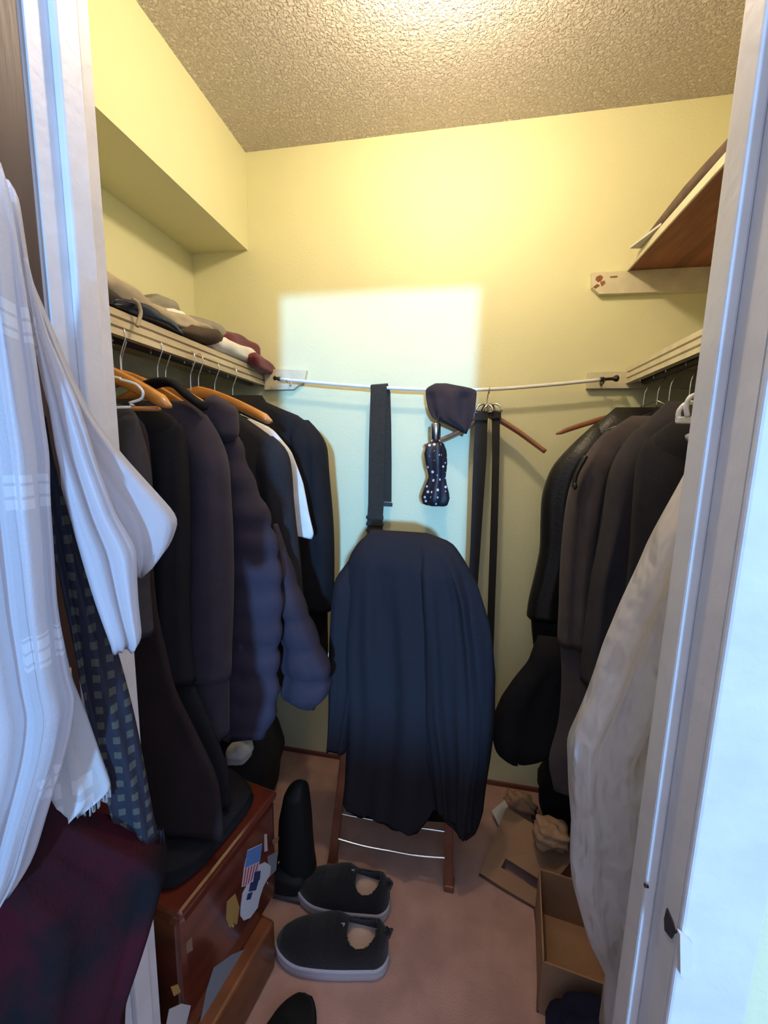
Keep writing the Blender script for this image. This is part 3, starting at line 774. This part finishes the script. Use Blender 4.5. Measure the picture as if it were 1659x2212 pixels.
# brown wooden hanger on the rod with long cloth belts
YH = YR
hx = onY(1054, 845, YR)
hz = rodz(hx[0])
bh = thing('wooden_hanger', (hx[0], YR, hz-0.1), 'brown wooden hanger on the white rod carrying long black belts', 'hanger')
def arm(p_, w0, w1):
    P_ = [Vector(onY(x, y, YR+dy)) for x, y, dy in p_]
    return tube('hanger_arm', smooth_pts(P_, 5), .01, M_BWOOD, seg=10, radii=[w0+(w1-w0)*i/(5*(len(P_)-1)) for i in range(5*(len(P_)-1)+1)], flat=.6)
adopt(bh, arm([(1054, 896, 0), (1085, 911, -.004), (1120, 933, -.012), (1150, 955, -.022), (1178, 976, -.034)], .017, .013))
adopt(bh, arm([(1054, 896, 0), (1020, 915, .004), (990, 934, .008), (955, 950, .012), (918, 964, .014)], .017, .013))
hp = [(hx[0], YR, hz-0.085), (hx[0], YR, hz-0.03), (hx[0]+.003, YR-.010, hz-.006), (hx[0]+.004, YR-.011, hz+.004), (hx[0]+.004, YR, hz+.0105), (hx[0]+.005, YR+.011, hz+.003), (hx[0]+.006, YR+.012, hz-.012)]
adopt(bh, tube('hook', smooth_pts(hp, 4), .0022, M_STEEL))
def long_belt(cent, widths, label, rings, Yb, loop):
    t = thing('cloth_belt', tuple(onY(*cent[-1], Yb)), label, 'belt')
    adopt(t, strap('strap', [onY(x, y, Yb) for x, y in cent], widths, M_BELT, th=.004))
    lp_ = [onY(x, y, Yb-.004) for x, y in loop[:2]]
    en = strap('stitched_end', [tuple(lp_[0]), tuple(lp_[1])], loop[2], M_BELT, th=.010); adopt(t, en)
    for (cx_, cy_, r, tw) in rings:
        c_ = onY(cx_, cy_, Yb-.002); pts = []
        for k in range(13):
            a = math.pi*k/12
            pts.append((c_[0] + r*math.cos(a)*math.cos(tw), c_[1] + r*math.cos(a)*math.sin(tw), c_[2] + r*1.15*math.sin(a)))
        pts.append(pts[0])
        sub(en, tube('d_ring', pts, .0036, M_STEEL, seg=7))
    return t
long_belt([(1040, 893), (1040, 910), (1037, 980), (1032, 1080), (1027, 1180), (1020, 1290), (1016, 1400)], [.042, .042, .046, .041, .036, .034, .034],
          'wide black cloth belt with two brass D-rings on the hanger', [(1042, 892, .026, .3), (1052, 890, .022, -.6)], YR-.022, [(1040, 888), (1039, 908), .046])
long_belt([(1071, 893), (1071, 905), (1071, 980), (1069, 1080), (1066, 1180), (1062, 1290), (1058, 1420)], [.030, .028, .025, .025, .026, .026, .026],
          'narrow black cloth belt with two brass D-rings on the hanger', [(1058, 889, .022, .6), (1068, 890, .024, -.3)], YR-.020, [(1070, 888), (1070, 904), .038])

# ================================================================== robe, scarves and bag on the open door
PA = Plane(-0.46, 0.33, 47.0)
def PAo(w): 
    p = Plane(-0.46, 0.33, 47.0); p.o = p.o + p.n*w; return p
rb = thing('robe', (-0.47, 0.32, 0.87), 'white satin robe with woven squares hanging on the brown door', 'robe')
A1, A2, A3 = PAo(-0.030), PAo(0.005), PAo(0.035)
adopt(rb, loft('back_sleeve', A1, pxs(A1, [(-40, 372), (20, 500), (60, 700), (100, 860), (160, 1040), (220, 1160), (270, 1220), (300, 1246)]),
               pxs(A1, [(20, 392), (40, 415), (65, 600), (110, 705), (150, 800), (200, 898), (270, 985), (330, 1050), (380, 1105), (391, 1125), (370, 1180), (335, 1220), (308, 1246)]), 0.020, M_ROBE, folds=(4, .006), seed=51, top=.1, wave=.002, nz=60))
adopt(rb, loft('front_sleeve', A2, pxs(A2, [(50, 560), (70, 700), (92, 830), (116, 960), (165, 1150), (212, 1300), (246, 1398)]),
               pxs(A2, [(60, 560), (100, 720), (165, 870), (210, 1010), (252, 1110), (285, 1160), (299, 1185), (301, 1235), (304, 1290), (313, 1378), (300, 1398)]), 0.024, M_ROBE, folds=(3, .007), seed=52, top=.12, wave=.003, nz=60, bottom_round=.02))
adopt(rb, loft('body', A3, pxs(A3, [(-260, 365), (-300, 500), (-300, 1000), (-260, 1500), (-240, 1950)]),
               pxs(A3, [(2, 352), (18, 400), (34, 480), (52, 600), (68, 750), (84, 900), (96, 980), (100, 1080), (126, 1300), (158, 1450), (176, 1500), (164, 1580), (138, 1660), (108, 1745), (76, 1840), (50, 1885), (20, 1925)]), 0.030, M_ROBE, folds=(8, .009), seed=53, top=.1, wave=.004, nz=80, nu=72, ftop=.1))
# pale scarf with fringe
A4 = PAo(-0.012)
ws = thing('fringed_scarf', A4.at(*A4.uz(150, 1790)), 'pale white fringed scarf below the robe', 'scarf')
adopt(ws, loft('cloth', A4, pxs(A4, [(60, 1300), (70, 1480), (75, 1700), (88, 1780)]), pxs(A4, [(120, 1300), (158, 1460), (188, 1540), (216, 1640), (235, 1700), (225, 1725), (170, 1758), (100, 1780)]), .010, M_WSCARF, folds=(3, .003), seed=55, top=.05))
V, Fc = [], []
for i in range(46):
    s = i/45
    x, y = 236 - s*140, 1706 + s*76 + rnd.uniform(-3, 3)
    a = A4.at(*A4.uz(x, y-10), rnd.uniform(-.004, .006)); b = A4.at(*A4.uz(x + rnd.uniform(-5, 5), y + rnd.uniform(14, 30)), rnd.uniform(-.004, .006))
    r = .0012; k = len(V)
    for q in (a, b):
        V += [(q[0]-r, q[1], q[2]), (q[0]+r, q[1]+r, q[2]), (q[0]+r, q[1]-r, q[2])]
    Fc += [(k, k+1, k+4, k+3), (k+1, k+2, k+5, k+4), (k+2, k, k+3, k+5), (k+3, k+4, k+5)]
fo = build('fringe', V, Fc, M_WSCARF, uvs=[(0, 0)]*len(V)); fo['kind'] = 'stuff'; adopt(ws, fo)
# dark patterned scarf
A5 = PAo(-0.026)
ds = thing('patterned_scarf', A5.at(*A5.uz(300, 1800)), 'navy scarf with rows of olive woven squares behind the robe', 'scarf')
adopt(ds, loft('cloth', A5, pxs(A5, [(82, 900), (88, 980), (105, 1120), (138, 1330), (165, 1480), (200, 1610), (232, 1720), (252, 1790)]),
               pxs(A5, [(100, 900), (112, 970), (150, 1100), (200, 1260), (245, 1400), (288, 1560), (318, 1680), (342, 1780), (350, 1800)]), .009, M_SCARF, folds=(2, .004), seed=56, top=.05, nz=60))
V, Fc = [], []
for i in range(40):
    s = i/39
    x, y = 254 + s*96, 1788 + s*8
    a = A5.at(*A5.uz(x, y-8), rnd.uniform(-.004, .006)); b = A5.at(*A5.uz(x + rnd.uniform(-4, 6), y + rnd.uniform(16, 30)), rnd.uniform(-.004, .006))
    r = .0012; k = len(V)
    for q in (a, b):
        V += [(q[0]-r, q[1], q[2]), (q[0]+r, q[1]+r, q[2]), (q[0]+r, q[1]-r, q[2])]
    Fc += [(k, k+1, k+4, k+3), (k+1, k+2, k+5, k+4), (k+2, k, k+3, k+5), (k+3, k+4, k+5)]
fo = build('fringe', V, Fc, M_SCARF, uvs=[(0.008, 0.003)]*len(V)); fo['kind'] = 'stuff'; adopt(ds, fo)
# dark bag low on the door
A6 = PAo(-0.035)
tag(loft('cloth_bag', A6, pxs(A6, [(-200, 1700), (-220, 1900), (-200, 2400), (-180, 2700)]),
         pxs(A6, [(120, 1700), (250, 1765), (330, 1798), (362, 1828), (350, 1868), (332, 1930), (312, 2000), (286, 2078), (272, 2130), (274, 2220), (270, 2400), (240, 2700)]), .055, M_BAG, folds=(5, .010), seed=57, top=.06, nz=60, nu=60, bottom_round=.06),
    'dark maroon patterned cloth bag hanging low on the open door', 'bag')

# ================================================================== stickered chest
PCH = Plane(-0.492, 0.580, 80.0)          # sticker face, turned a little towards the door
ch = thing('wooden_chest', PCH.at(.15, 0, -.2), 'glossy mahogany chest covered with stickers under the coats', 'chest')
def rbox(name, u0, u1, w0, w1, z0, z1, r, material):
    V = [PCH.at(u, z, w) for u in (u0, u1) for w in (w0, w1) for z in (z0, z1)]
    return build(name, V, [(0,1,3,2),(4,6,7,5),(0,4,5,1),(2,3,7,6),(0,2,6,4),(1,5,7,3)], material, smooth=False, bevel=r)
adopt(ch, rbox('chest_body', 0, .31, -.40, 0, 0.145, 0.44, 0.014, M_MAHOG))
adopt(ch, rbox('lid', -.002, .313, -.402, .004, 0.4405, 0.462, 0.008, M_MAHOG))
adopt(ch, rbox('plinth', 0, .255, -.40, .032, 0.0, 0.1445, 0.008, M_MAHO2))
SM = {k: mat('sticker_'+k, c, 0.4) for k, c in dict(blue=(.10, .22, .50), red=(.42, .05, .06), white=(.55, .58, .62), navy=(.03, .04, .12), gold=(.36, .22, .06), grey=(.20, .22, .23), brown=(.22, .13, .07), silver=(.50, .46, .44)).items()}
def sticker(name, px, colour, lift=0.0006):
    pts = [PCH.uz(*p) for p in px]; n = len(pts)
    V = [PCH.at(u, z, lift) for u, z in pts] + [PCH.at(u, z, -.001) for u, z in pts]
    return build(name, V, [tuple(range(n)), tuple(range(2*n-1, n-1, -1))] + [(k, (k+1) % n, n+(k+1) % n, n+k) for k in range(n)], SM[colour], smooth=False)
fl = sticker('flag_sticker', [(535, 1836), (566, 1822), (560, 1864), (549, 1908), (522, 1916), (527, 1876)], 'white'); adopt(ch, fl)
sub(fl, sticker('flag_canton', [(534, 1838), (566, 1823), (561, 1860), (528, 1875)], 'blue', .0011))
for i in range(5):
    t0, t1 = i/5+.04, i/5+.13
    a0 = (528+32*t0, 1877-14*t0); a1 = (528+32*t1, 1877-14*t1); b0 = (523+25*t0, 1914-6*t0); b1 = (523+25*t1, 1914-6*t1)
    sub(fl, sticker('flag_stripe', [a0, a1, b1, b0], 'red', .0011))
wst = sticker('white_sticker', [(520+0, 1960), (524, 1930), (536, 1908), (556, 1890), (560, 1868), (572, 1862), (584, 1870), (583, 1888), (568, 1915), (560, 1940), (556, 1960), (540, 1982), (526, 1988), (519, 1978)], 'white', .0014); adopt(ch, wst)
for q in ([(549, 1884), (562, 1880), (560, 1900), (546, 1904)], [(540, 1906), (558, 1900), (552, 1922), (536, 1926)], [(534, 1930), (545, 1926), (540, 1942), (531, 1944)]):
    sub(wst, sticker('sticker_letter', q, 'navy', .0019))
adopt(ch, sticker('small_sticker', [(571, 1802), (576, 1801), (578, 1838), (571, 1840)], 'silver'),
      sticker('small_sticker', [(588, 1814), (603, 1808), (600, 1820), (590, 1825)], 'brown'),
      sticker('small_sticker', [(578, 1850), (600, 1838), (596, 1880), (580, 1896)], 'grey'),
      sticker('gold_sticker', [(490, 1948), (508, 1930), (517, 1960), (512, 1995), (496, 2004), (488, 1985)], 'gold'),
      sticker('long_grey_sticker', [(534, 2048), (500, 2062), (462, 2090), (446, 2140), (432, 2212), (450, 2212), (492, 2130)], 'grey'),
      sticker('small_sticker', [(402, 2036), (414, 2024), (416, 2052), (404, 2060)], 'brown'),
      sticker('small_sticker', [(369, 2132), (384, 2126), (390, 2142), (376, 2152)], 'gold'),
      sticker('pale_sticker', [(366, 2180), (392, 2168), (412, 2172), (402, 2212), (360, 2212)], 'silver'))
for px, py in ((503, 1999), (601, 1862), (577, 1906)):
    p = PCH.at(*PCH.uz(px, py), .002)
    adopt(ch, lump('brass_stud', tuple(p), (.002, .0045, .0045), M_BRASS, noise=0, ex=1, nu=10, nv=6))

cc = PCH.at(.155, .487, -.19)  # black lump added on the lid in place of the coats' shade
tag(lump('lid_shade_lump', cc, (.17, .135, .030), M_BLACK, seed=64, noise=.07, ex=.45, rotz=math.radians(-10), flatz=.4625), 'black lump for the coat shade on the stickered chest lid', 'clothes')
# black bag on the floor behind the chest, and a pale bundle on it
tag(lump('duffel_bag', (-0.83, 1.25, 0.17), (0.19, 0.25, 0.17), M_BLACK2, seed=61, noise=.06, ex=.6, flatz=0.0), 'black duffel bag on the floor behind the stickered chest', 'bag')
pz = onY(517, 1622, 1.08)
tag(lump('cloth_bundle', (pz[0], 1.08, pz[2]-.002), (.036, .045, .028), mat('off_white_bundle_cloth', (.62, .60, .56), .8), seed=62, noise=.1, ex=.8), 'small off-white cloth bundle on the black duffel bag', 'bundle')

# ================================================================== chair with the draped coat
cr = thing('folding_chair', (-0.16, 1.20, 0), 'red-brown wooden folding chair with thin metal rungs under the draped coat', 'chair')
def leg(px_b, px_t, Yb, Yt, name='leg', r=0.014):
    b = onZ(*px_b, 0.0) if Yb is None else onY(*px_b, Yb); t_ = onY(*px_t, Yt)
    return b, t_
bl, brr = Vector((-0.352, 1.108, 0)), Vector((0.026, 1.118, 0))
tl, tr = Vector((-0.275, 1.235, 1.04)), Vector((-0.03, 1.235, 1.04))
def beam(name, a, b, wx, wy, material):
    a, b = Vector(a), Vector(b); t = (b-a).normalized(); x = Vector((1, 0, 0)); x = (x - t*x.dot(t)).normalized(); y = t.cross(x)
    V = [p + x*(sx*wx/2) + y*(sy*wy/2) for p in (a, b) for sx, sy in ((-1, -1), (1, -1), (1, 1), (-1, 1))]
    return build(name, V, [(3, 2, 1, 0), (4, 5, 6, 7), (0, 1, 5, 4), (1, 2, 6, 5), (2, 3, 7, 6), (3, 0, 4, 7)], material, smooth=False, bevel=.003)
up_ = Vector((0, 0, 0.012))
adopt(cr, beam('leg', bl+up_, tl, .026, .03, M_LEGW), beam('leg', brr+up_, tr, .026, .03, M_LEGW))
bl2, br2 = Vector((-0.33, 1.45, 0.012)), Vector((0.01, 1.45, 0.012))
adopt(cr, beam('leg', bl2, Vector((-0.31, 1.18, .50)), .026, .03, M_LEGW), beam('leg', br2, Vector((-0.02, 1.18, .50)), .026, .03, M_LEGW))
adopt(cr, beam('top_rail', tl + Vector((0, 0, -.03)), tr + Vector((0, 0, -.03)), .05, .025, M_LEGW))
adopt(cr, boxes('seat', [(-0.30, -0.03, 1.19, 1.42, .44, .46)], M_LEGW, bevel=.006))
adopt(cr, boxes('foot_pad', [(0.010, 0.042, 1.100, 1.136, 0, .022)], M_LEGW, bevel=.004), boxes('foot_pad', [(-0.368, -0.336, 1.09, 1.126, 0, .022)], M_LEGW, bevel=.004))
def on_leg(a, b, z): 
    t = (z-a.z)/(b.z-a.z); return a+(b-a)*t
for z_, sag, n_ in ((.105, .012, 'metal_rung'), (.165, .004, 'metal_rung')):
    a, b = on_leg(bl, tl, z_), on_leg(brr, tr, z_)
    dy = -.012 if z_ < .15 else .012
    mid = (a+b)/2 + Vector((0, dy, -sag))
    adopt(cr, tube(n_, smooth_pts([a+Vector((0, dy, 0)), (a+mid)/2+Vector((0, dy*.6, -sag*.3)), mid, (b+mid)/2+Vector((0, dy*.6, -sag*.3)), b+Vector((0, dy, 0))], 5), .0035, M_STEEL))
pcq = Plane(0, 1.165)
ct = thing('draped_coat', (-0.15, 1.165, .1), 'dark wool coat draped over the wooden chair', 'coat')
hem = sorted(pxs(pcq, [(741, 1711), (757, 1730), (826, 1750), (905, 1766), (925, 1748), (940, 1722), (962, 1738), (1005, 1786), (1026, 1776), (1050, 1735)]))
bd_ = loft('coat_body', pcq, pxs(pcq, [(800, 1152), (778, 1168), (757, 1204), (745, 1260), (742, 1400), (746, 1560), (746, 1640), (741, 1788)]),
           pxs(pcq, [(925, 1152), (976, 1173), (1003, 1219), (1030, 1273), (1053, 1369), (1064, 1446), (1069, 1519), (1064, 1630), (1054, 1700), (1044, 1788)]), .058, M_DRAPE,
           folds=(5, .010), seed=72, top=.10, ftop=.25, nz=90, nu=120, hem=([h[0] for h in hem], [h[1] for h in hem]))
adopt(ct, bd_)
hem2 = sorted(pxs(pcq, [(935, 1712), (962, 1726), (1000, 1770), (1020, 1764)]))
adopt(ct, loft('front_panel', pcq, pxs(pcq, [(905, 1168), (893, 1230), (888, 1300), (890, 1450), (900, 1560), (918, 1660), (932, 1770)]),
               pxs(pcq, [(945, 1168), (975, 1190), (1000, 1235), (1024, 1300), (1040, 1400), (1046, 1500), (1042, 1640), (1026, 1770)]), .050, M_DRAPE, folds=(4, .011), seed=75, top=.10, ftop=.15, nz=70, nu=90, wofs=.020,
               hem=([h[0] for h in hem2], [h[1] for h in hem2])))
adopt(ct, loft('sleeve', pcq, pxs(pcq, [(765, 1195), (722, 1250), (717, 1292), (715, 1407), (711, 1523), (706, 1606)]), pxs(pcq, [(790, 1195), (795, 1260), (790, 1400), (775, 1500), (752, 1606)]), .045, M_DRAPE, folds=(3, .006), seed=73, top=.12, wofs=-.004))

# ================================================================== shoes
def shoe_mesh(mat_up, mat_sole, mat_in, L=.30, Wd=.105, tall=1.0):
    """sneaker along +X (heel at 0, toe at L); returns the part meshes"""
    ns, na = 84, 64
    def half(s):
        return Wd/2*(0.74 + 0.26*math.sin(math.pi*min(1, max(0, (s-.05)/.95))**1.2*0.9))*min(1, math.sqrt(max(.02, 1-((s-.12)/.12)**2)) if s < .12 else 1)*(math.sqrt(max(.03, 1-((s-.72)/.28)**2)) if s > .72 else 1)
    def height(s):
        return tall*float(np.interp(s, [0, .08, .2, .35, .45, .55, .7, .85, .95, 1], [.085, .108, .100, .092, .108, .100, .078, .064, .052, .032]))
    V, Fc = [], []
    for i in range(ns+1):
        s = i/ns; h = half(s); t = height(s)
        for k in range(na+1):
            a = math.pi*k/na; c_ = math.cos(a); s_ = math.sin(a)
            V.append((s*L, h*math.copysign(abs(c_)**.75, c_), .026 + (t-.026)*abs(s_)**.7))
    for i in range(ns):
        s = (i+.5)/ns
        for k in range(na):
            mid = abs((k+.5)/na - .5)
            op = 0.27*math.sqrt(max(0, 1-((s-.23)/.13)**2)) if abs(s-.23) < .13 else 0
            if mid < op: continue
            Fc.append((i*(na+1)+k, i*(na+1)+k+1, (i+1)*(na+1)+k+1, (i+1)*(na+1)+k))
    a = build('upper', V, Fc, mat_up, solid=.004)
    out = []
    for i in range(40):
        u = i/40
        s = 0.5-0.5*math.cos(2*math.pi*u); y = half(s)*1.06+.003
        out.append((s*(L+.012)-.006, y if u < .5 else -y))
    V = []; n = len(out)
    for z_, k_ in ((0.0, .95), (.004, 1.0), (.016, 1.0), (.020, .985), (.024, 1.0), (.032, .99)):
        V += [((x-L/2)*k_+L/2, y*k_, z_ + .010*max(0, (x/L-.8))**1) for x, y in out]
    Fc = [(r*n+k, r*n+(k+1) % n, (r+1)*n+(k+1) % n, (r+1)*n+k) for r in range(5) for k in range(n)] + [tuple(range(n)), tuple(5*n+k for k in range(n))]
    b = build('sole', V, Fc, mat_sole)
    ins = [((x-L*.25)*.9+L*.25, y*.86) for x, y in out if x < L*.5]
    V = [(x, y, .050) for x, y in ins] + [(x, y, .030) for x, y in ins]; n = len(ins)
    c = build('insole', V, [tuple(range(n)), tuple(range(2*n-1, n-1, -1))] + [(k, (k+1) % n, n+(k+1) % n, n+k) for k in range(n)], mat_in, smooth=False)
    d = tube('heel_tab', [(.002, 0, .080*tall), (-.006, 0, .098*tall), (.006, 0, .104*tall)], .006, mat_up, flat=1.6)
    e_ = strap('tongue_strap', [Vector((L*.41, y, z_*tall)) for y, z_ in ((-.034, .080), (-.018, .098), (0, .103), (.018, .098), (.034, .080))], .012, mat_up, th=.004)
    f_ = tube('pull_loop', [(L*.40, .004, .098*tall), (L*.385, .004, .112*tall), (L*.41, .004, .110*tall)], .0022, mat_sole)
    return [a, b, c, d, e_, f_]
def put_shoe(loc, rot, label, parts=None, group=None, **k):
    t = thing('sneaker', (0, 0, 0), label, 'shoe', group)
    for p in parts: p.parent = t
    t.location = loc; t.rotation_euler = (0, 0, rot)
    return t
def copy_thing(t, label):
    c = t.copy(); COL.objects.link(c); c['label'] = label
    for ch_ in t.children:
        q = ch_.copy(); COL.objects.link(q); q.parent = c
    return c
s1 = put_shoe((-0.130, 0.893, 0), math.radians(186), 'black knit sneaker with pale sole beside the stickered chest', shoe_mesh(M_SHOE, M_SOLE, M_INSOLE), 'pair of black sneakers')
s2 = copy_thing(s1, 'black knit sneaker with pale sole tucked against the black boot')
s2.location = (-0.148, 1.015, 0); s2.rotation_euler = (0, 0, math.radians(181)); s2.scale = (.93, -1, 1)
s3 = thing('dark_shoe', (-0.33, 0.72, 0), 'plain black shoe lying in front of the pale-soled sneakers', 'shoe')
for p in shoe_mesh(M_RUBBER, M_RUBBER, M_BLACK, L=.27, Wd=.10, tall=1.1): p.parent = s3
s3.location = (-0.36, 0.50, 0); s3.rotation_euler = (0, 0, math.radians(78))
# tall boot
bt = thing('tall_boot', (-0.44, 1.02, 0), 'tall black boot standing between chest and sneakers', 'boot')
YBt = 1.035
pbt = Plane(0, YBt)
adopt(bt, loft('shaft', pbt, pxs(pbt, [(640, 1690), (618, 1705), (608, 1760), (606, 1850), (608, 1915)]), pxs(pbt, [(652, 1690), (662, 1705), (672, 1770), (680, 1850), (684, 1878), (676, 1912)]), .042, M_RUBBER, folds=(2, .003), seed=81, top=.02, z0=0.03))
adopt(bt, lump('foot', (-0.475, YBt-.02, .040), (.075, .043, .042), M_RUBBER, noise=.03, ex=.8, flatz=.016))
adopt(bt, boxes('boot_sole', [(-0.55, -0.398, YBt-.062, YBt+.022, 0, .016)], M_DARKSOLE, bevel=.005))

# ================================================================== cardboard and papers on the right
cb = thing('cardboard_box', (0.38, 0.98, 0), 'open brown cardboard box with hand slot in its flap', 'box')
def panel(name, pts, material, th=.004):
    n = len(pts)
    P_ = [Vector(p) for p in pts]; nrm = (P_[1]-P_[0]).cross(P_[2]-P_[0]).normalized()
    V = [p + nrm*th/2 for p in P_] + [p - nrm*th/2 for p in P_]
    return build(name, V, [tuple(range(n)), tuple(range(2*n-1, n-1, -1))] + [(k, (k+1) % n, n+(k+1) % n, n+k) for k in range(n)], material, smooth=False)
hB = .15
c0, c1, c2_, c3_ = (.252, .87), (.283, 1.10), (.53, 1.07), (.50, .84)
def V3(p, z_): return (p[0], p[1], z_)
adopt(cb, panel('side_panel', [V3(c0, .002), V3(c1, .002), V3(c1, hB), V3(c0, hB)], M_CARD),
      panel('side_panel', [V3(c1, .002), V3(c2_, .002), V3(c2_, hB), V3(c1, hB)], M_CARD),
      panel('side_panel', [V3(c2_, .002), V3(c3_, .002), V3(c3_, hB), V3(c2_, hB)], M_CARD),
      panel('side_panel', [V3(c3_, .002), V3(c0, .002), V3(c0, hB), V3(c3_, hB)], M_CARD),
      panel('bottom_panel', [V3(c0, .003), V3(c1, .003), V3(c2_, .003), V3(c3_, .003)], M_CARD))
# flap folded out to the floor with a hand slot (two strips around the slot, so that it is a hole)
fa, fb = Vector((.122, 1.176, .004)), Vector((.281, 1.108, .006))
ft, fu = Vector((.22, 1.36, .09)), Vector((.42, 1.20, .13))
def fq(s, t): return (fa*(1-s) + fb*s)*(1-t) + (ft*(1-s) + fu*s)*t
V, Fc = [], []
S = [0, .28, .88, 1]; T_ = [0, .22, .36, 1]
for j in T_:
    for i in S: V.append(fq(i, j))
for j in range(3):
    for i in range(3):
        if (i, j) == (1, 1): continue
        Fc.append((j*4+i, j*4+i+1, (j+1)*4+i+1, (j+1)*4+i))
adopt(cb, build('flap', V, Fc, M_CARD, smooth=False, solid=.005))
adopt(cb, tube('torn_edge', [fa + Vector((0, -.002, .001)), fq(.5, 0)+Vector((0, -.003, 0)), fb], .0035, M_CARDIN, seg=6))
adopt(cb, tube('torn_edge', [Vector((.281, 1.104, .008)), Vector((.276, 1.02, .004)), Vector((.262, .93, .004)), Vector((.249, .868, .004))], .0035, M_CARDIN, seg=6))
tag(lump('crumpled_paper', (.335, 1.21, .165), (.05, .04, .035), M_KRAFT, seed=91, noise=.22, freq=2.4), 'crumpled brown packing paper on the cardboard flap', 'paper')
tag(lump('crumpled_paper', (.285, 1.45, .02), (.05, .045, .04), M_KRAFT, seed=92, noise=.25, freq=2.4, flatz=0.002), 'crumpled brown packing paper on the floor behind the cardboard flap', 'paper')
w_ = [onZ(*p, .03) for p in ((1062, 1752), (1090, 1728), (1112, 1768), (1080, 1788))]
tag(panel('paper_sheet', [tuple(p) for p in w_], M_PAPER, .002), 'small grey-white paper scrap on the floor by the back wall', 'paper')
pd_ = Plane(0, .80)
tag(lump('dark_cloth_heap', (.38, .79, .075), (.13, .05, .085), M_DNAVY, seed=93, noise=.1, ex=.7, flatz=0.0), 'dark navy cloth heap on the floor in front of the cardboard box', 'cloth')
tag(lump('shoe_bag', (.46, 1.43, .15), (.12, .09, .15), M_BLACK, seed=94, noise=.12, ex=.7, flatz=0.0), 'black bag on the floor below the coats in front of the back wall', 'bag')

# ================================================================== pile on the worn shelf
XS = -0.776; ZS = 1.6605
tag(bale('folded_canvas', XS, [(200, 568), (225, 588), (258, 616), (290, 642), (340, 664), (400, 690), (456, 706)], [(200, 605), (225, 625), (258, 640), (290, 664), (340, 690), (400, 712), (456, 722)], .10, M_BEIGE, seed=1, floor=ZS), 'long beige canvas cloth folded along the worn shelf', 'cloth')
dsx = [onX(*p, XS+.014) for p in ((287, 646), (298, 655), (304, 675), (300, 692), (296, 705))]
tag(tube('drawstring', smooth_pts(dsx, 5), .0045, M_BEIGE), 'grey drawstring dangling over the fluted moulding of the worn shelf', 'cord')
tag(bale('navy_garment', XS+.004, [(250, 640), (300, 655), (345, 672), (390, 698)], [(250, 662), (300, 682), (345, 705), (396, 722)], .05, M_NVYSH, seed=2, floor=ZS), 'shiny navy garment lying on the shelf edge under the canvas', 'clothes')
tag(bale('grey_hat', XS-.10, [(295, 646), (312, 634), (335, 636), (358, 652), (372, 664)], [(295, 665), (335, 676), (372, 690)], .14, M_GREYC, seed=3, floor=ZS), 'grey felt hat humped behind the beige canvas cloth', 'hat')
tag(bale('white_cloth', XS-.02, [(345, 666), (365, 664), (390, 674), (408, 690)], [(345, 682), (375, 692), (408, 704)], .06, M_WHITEC, seed=4, noise=.003, floor=ZS), 'white folded cloth between grey hat and brown-brimmed cap', 'cloth')
tag(bale('brimmed_cap', XS+.008, [(396, 700), (420, 706), (445, 708), (468, 720)], [(396, 722), (420, 730), (445, 738), (468, 742)], .12, M_BRIM, seed=5, noise=.003, floor=ZS), 'dark brown cap with flat brim on the shelf edge', 'cap')
tag(bale('grey_cloth', XS-.03, [(400, 684), (430, 690), (462, 706), (475, 716)], [(400, 704), (430, 712), (475, 728)], .14, M_GREYC, seed=6, noise=.003, floor=ZS), 'grey cloth folded on top of the brown cap', 'cloth')
tag(bale('white_shirt_bundle', XS+.006, [(462, 716), (490, 734), (520, 748), (545, 756), (562, 776)], [(462, 738), (490, 762), (520, 782), (545, 792), (562, 796)], .07, M_WHITEC, seed=7, noise=.004, floor=ZS), 'bright white cloth draped over the far shelf edge', 'cloth')
mj = thing('maroon_jumper', (XS-.06, 1.40, ZS), 'maroon jumper piled at the back wall end of the shelf', 'jumper')
adopt(mj, bale('body', XS-.03, [(460, 706), (490, 718), (530, 738), (555, 758), (572, 780)], [(460, 736), (530, 780), (572, 800)], .16, M_MAROON, seed=8, noise=.005, floor=ZS),
      bale('sleeve', XS+.034, [(552, 757), (570, 770), (590, 788), (601, 803)], [(552, 788), (570, 800), (590, 808), (601, 811)], .040, M_MAROON, seed=18, noise=.003, back=.1, tip=.3))

# ------------------------------------------------------------------ on the upper right shelf
tag(bale('leather_roll', 0.500, [(1580, 300), (1563, 318), (1530, 352), (1494, 391), (1453, 444), (1415, 494)], [(1580, 330), (1559, 352), (1520, 400), (1473, 456), (1424, 508)], .05, M_ROLL, seed=9, noise=.002, sgn=1, tip=.08, ex=.95, floor=1.9715), 'dark brown rolled leather piece on the plain upper shelf', 'roll')
zz = 1.973
e4 = [onZ(*p, zz) for p in ((1360, 537), (1428, 486), (1460, 500), (1400, 537))]
tag(prism('envelope_stack', [(float(p[0]), float(p[1])) for p in e4], 'z', zz, zz+.006, M_PAPER), 'white envelopes jutting over the edge of the upper shelf', 'envelopes')
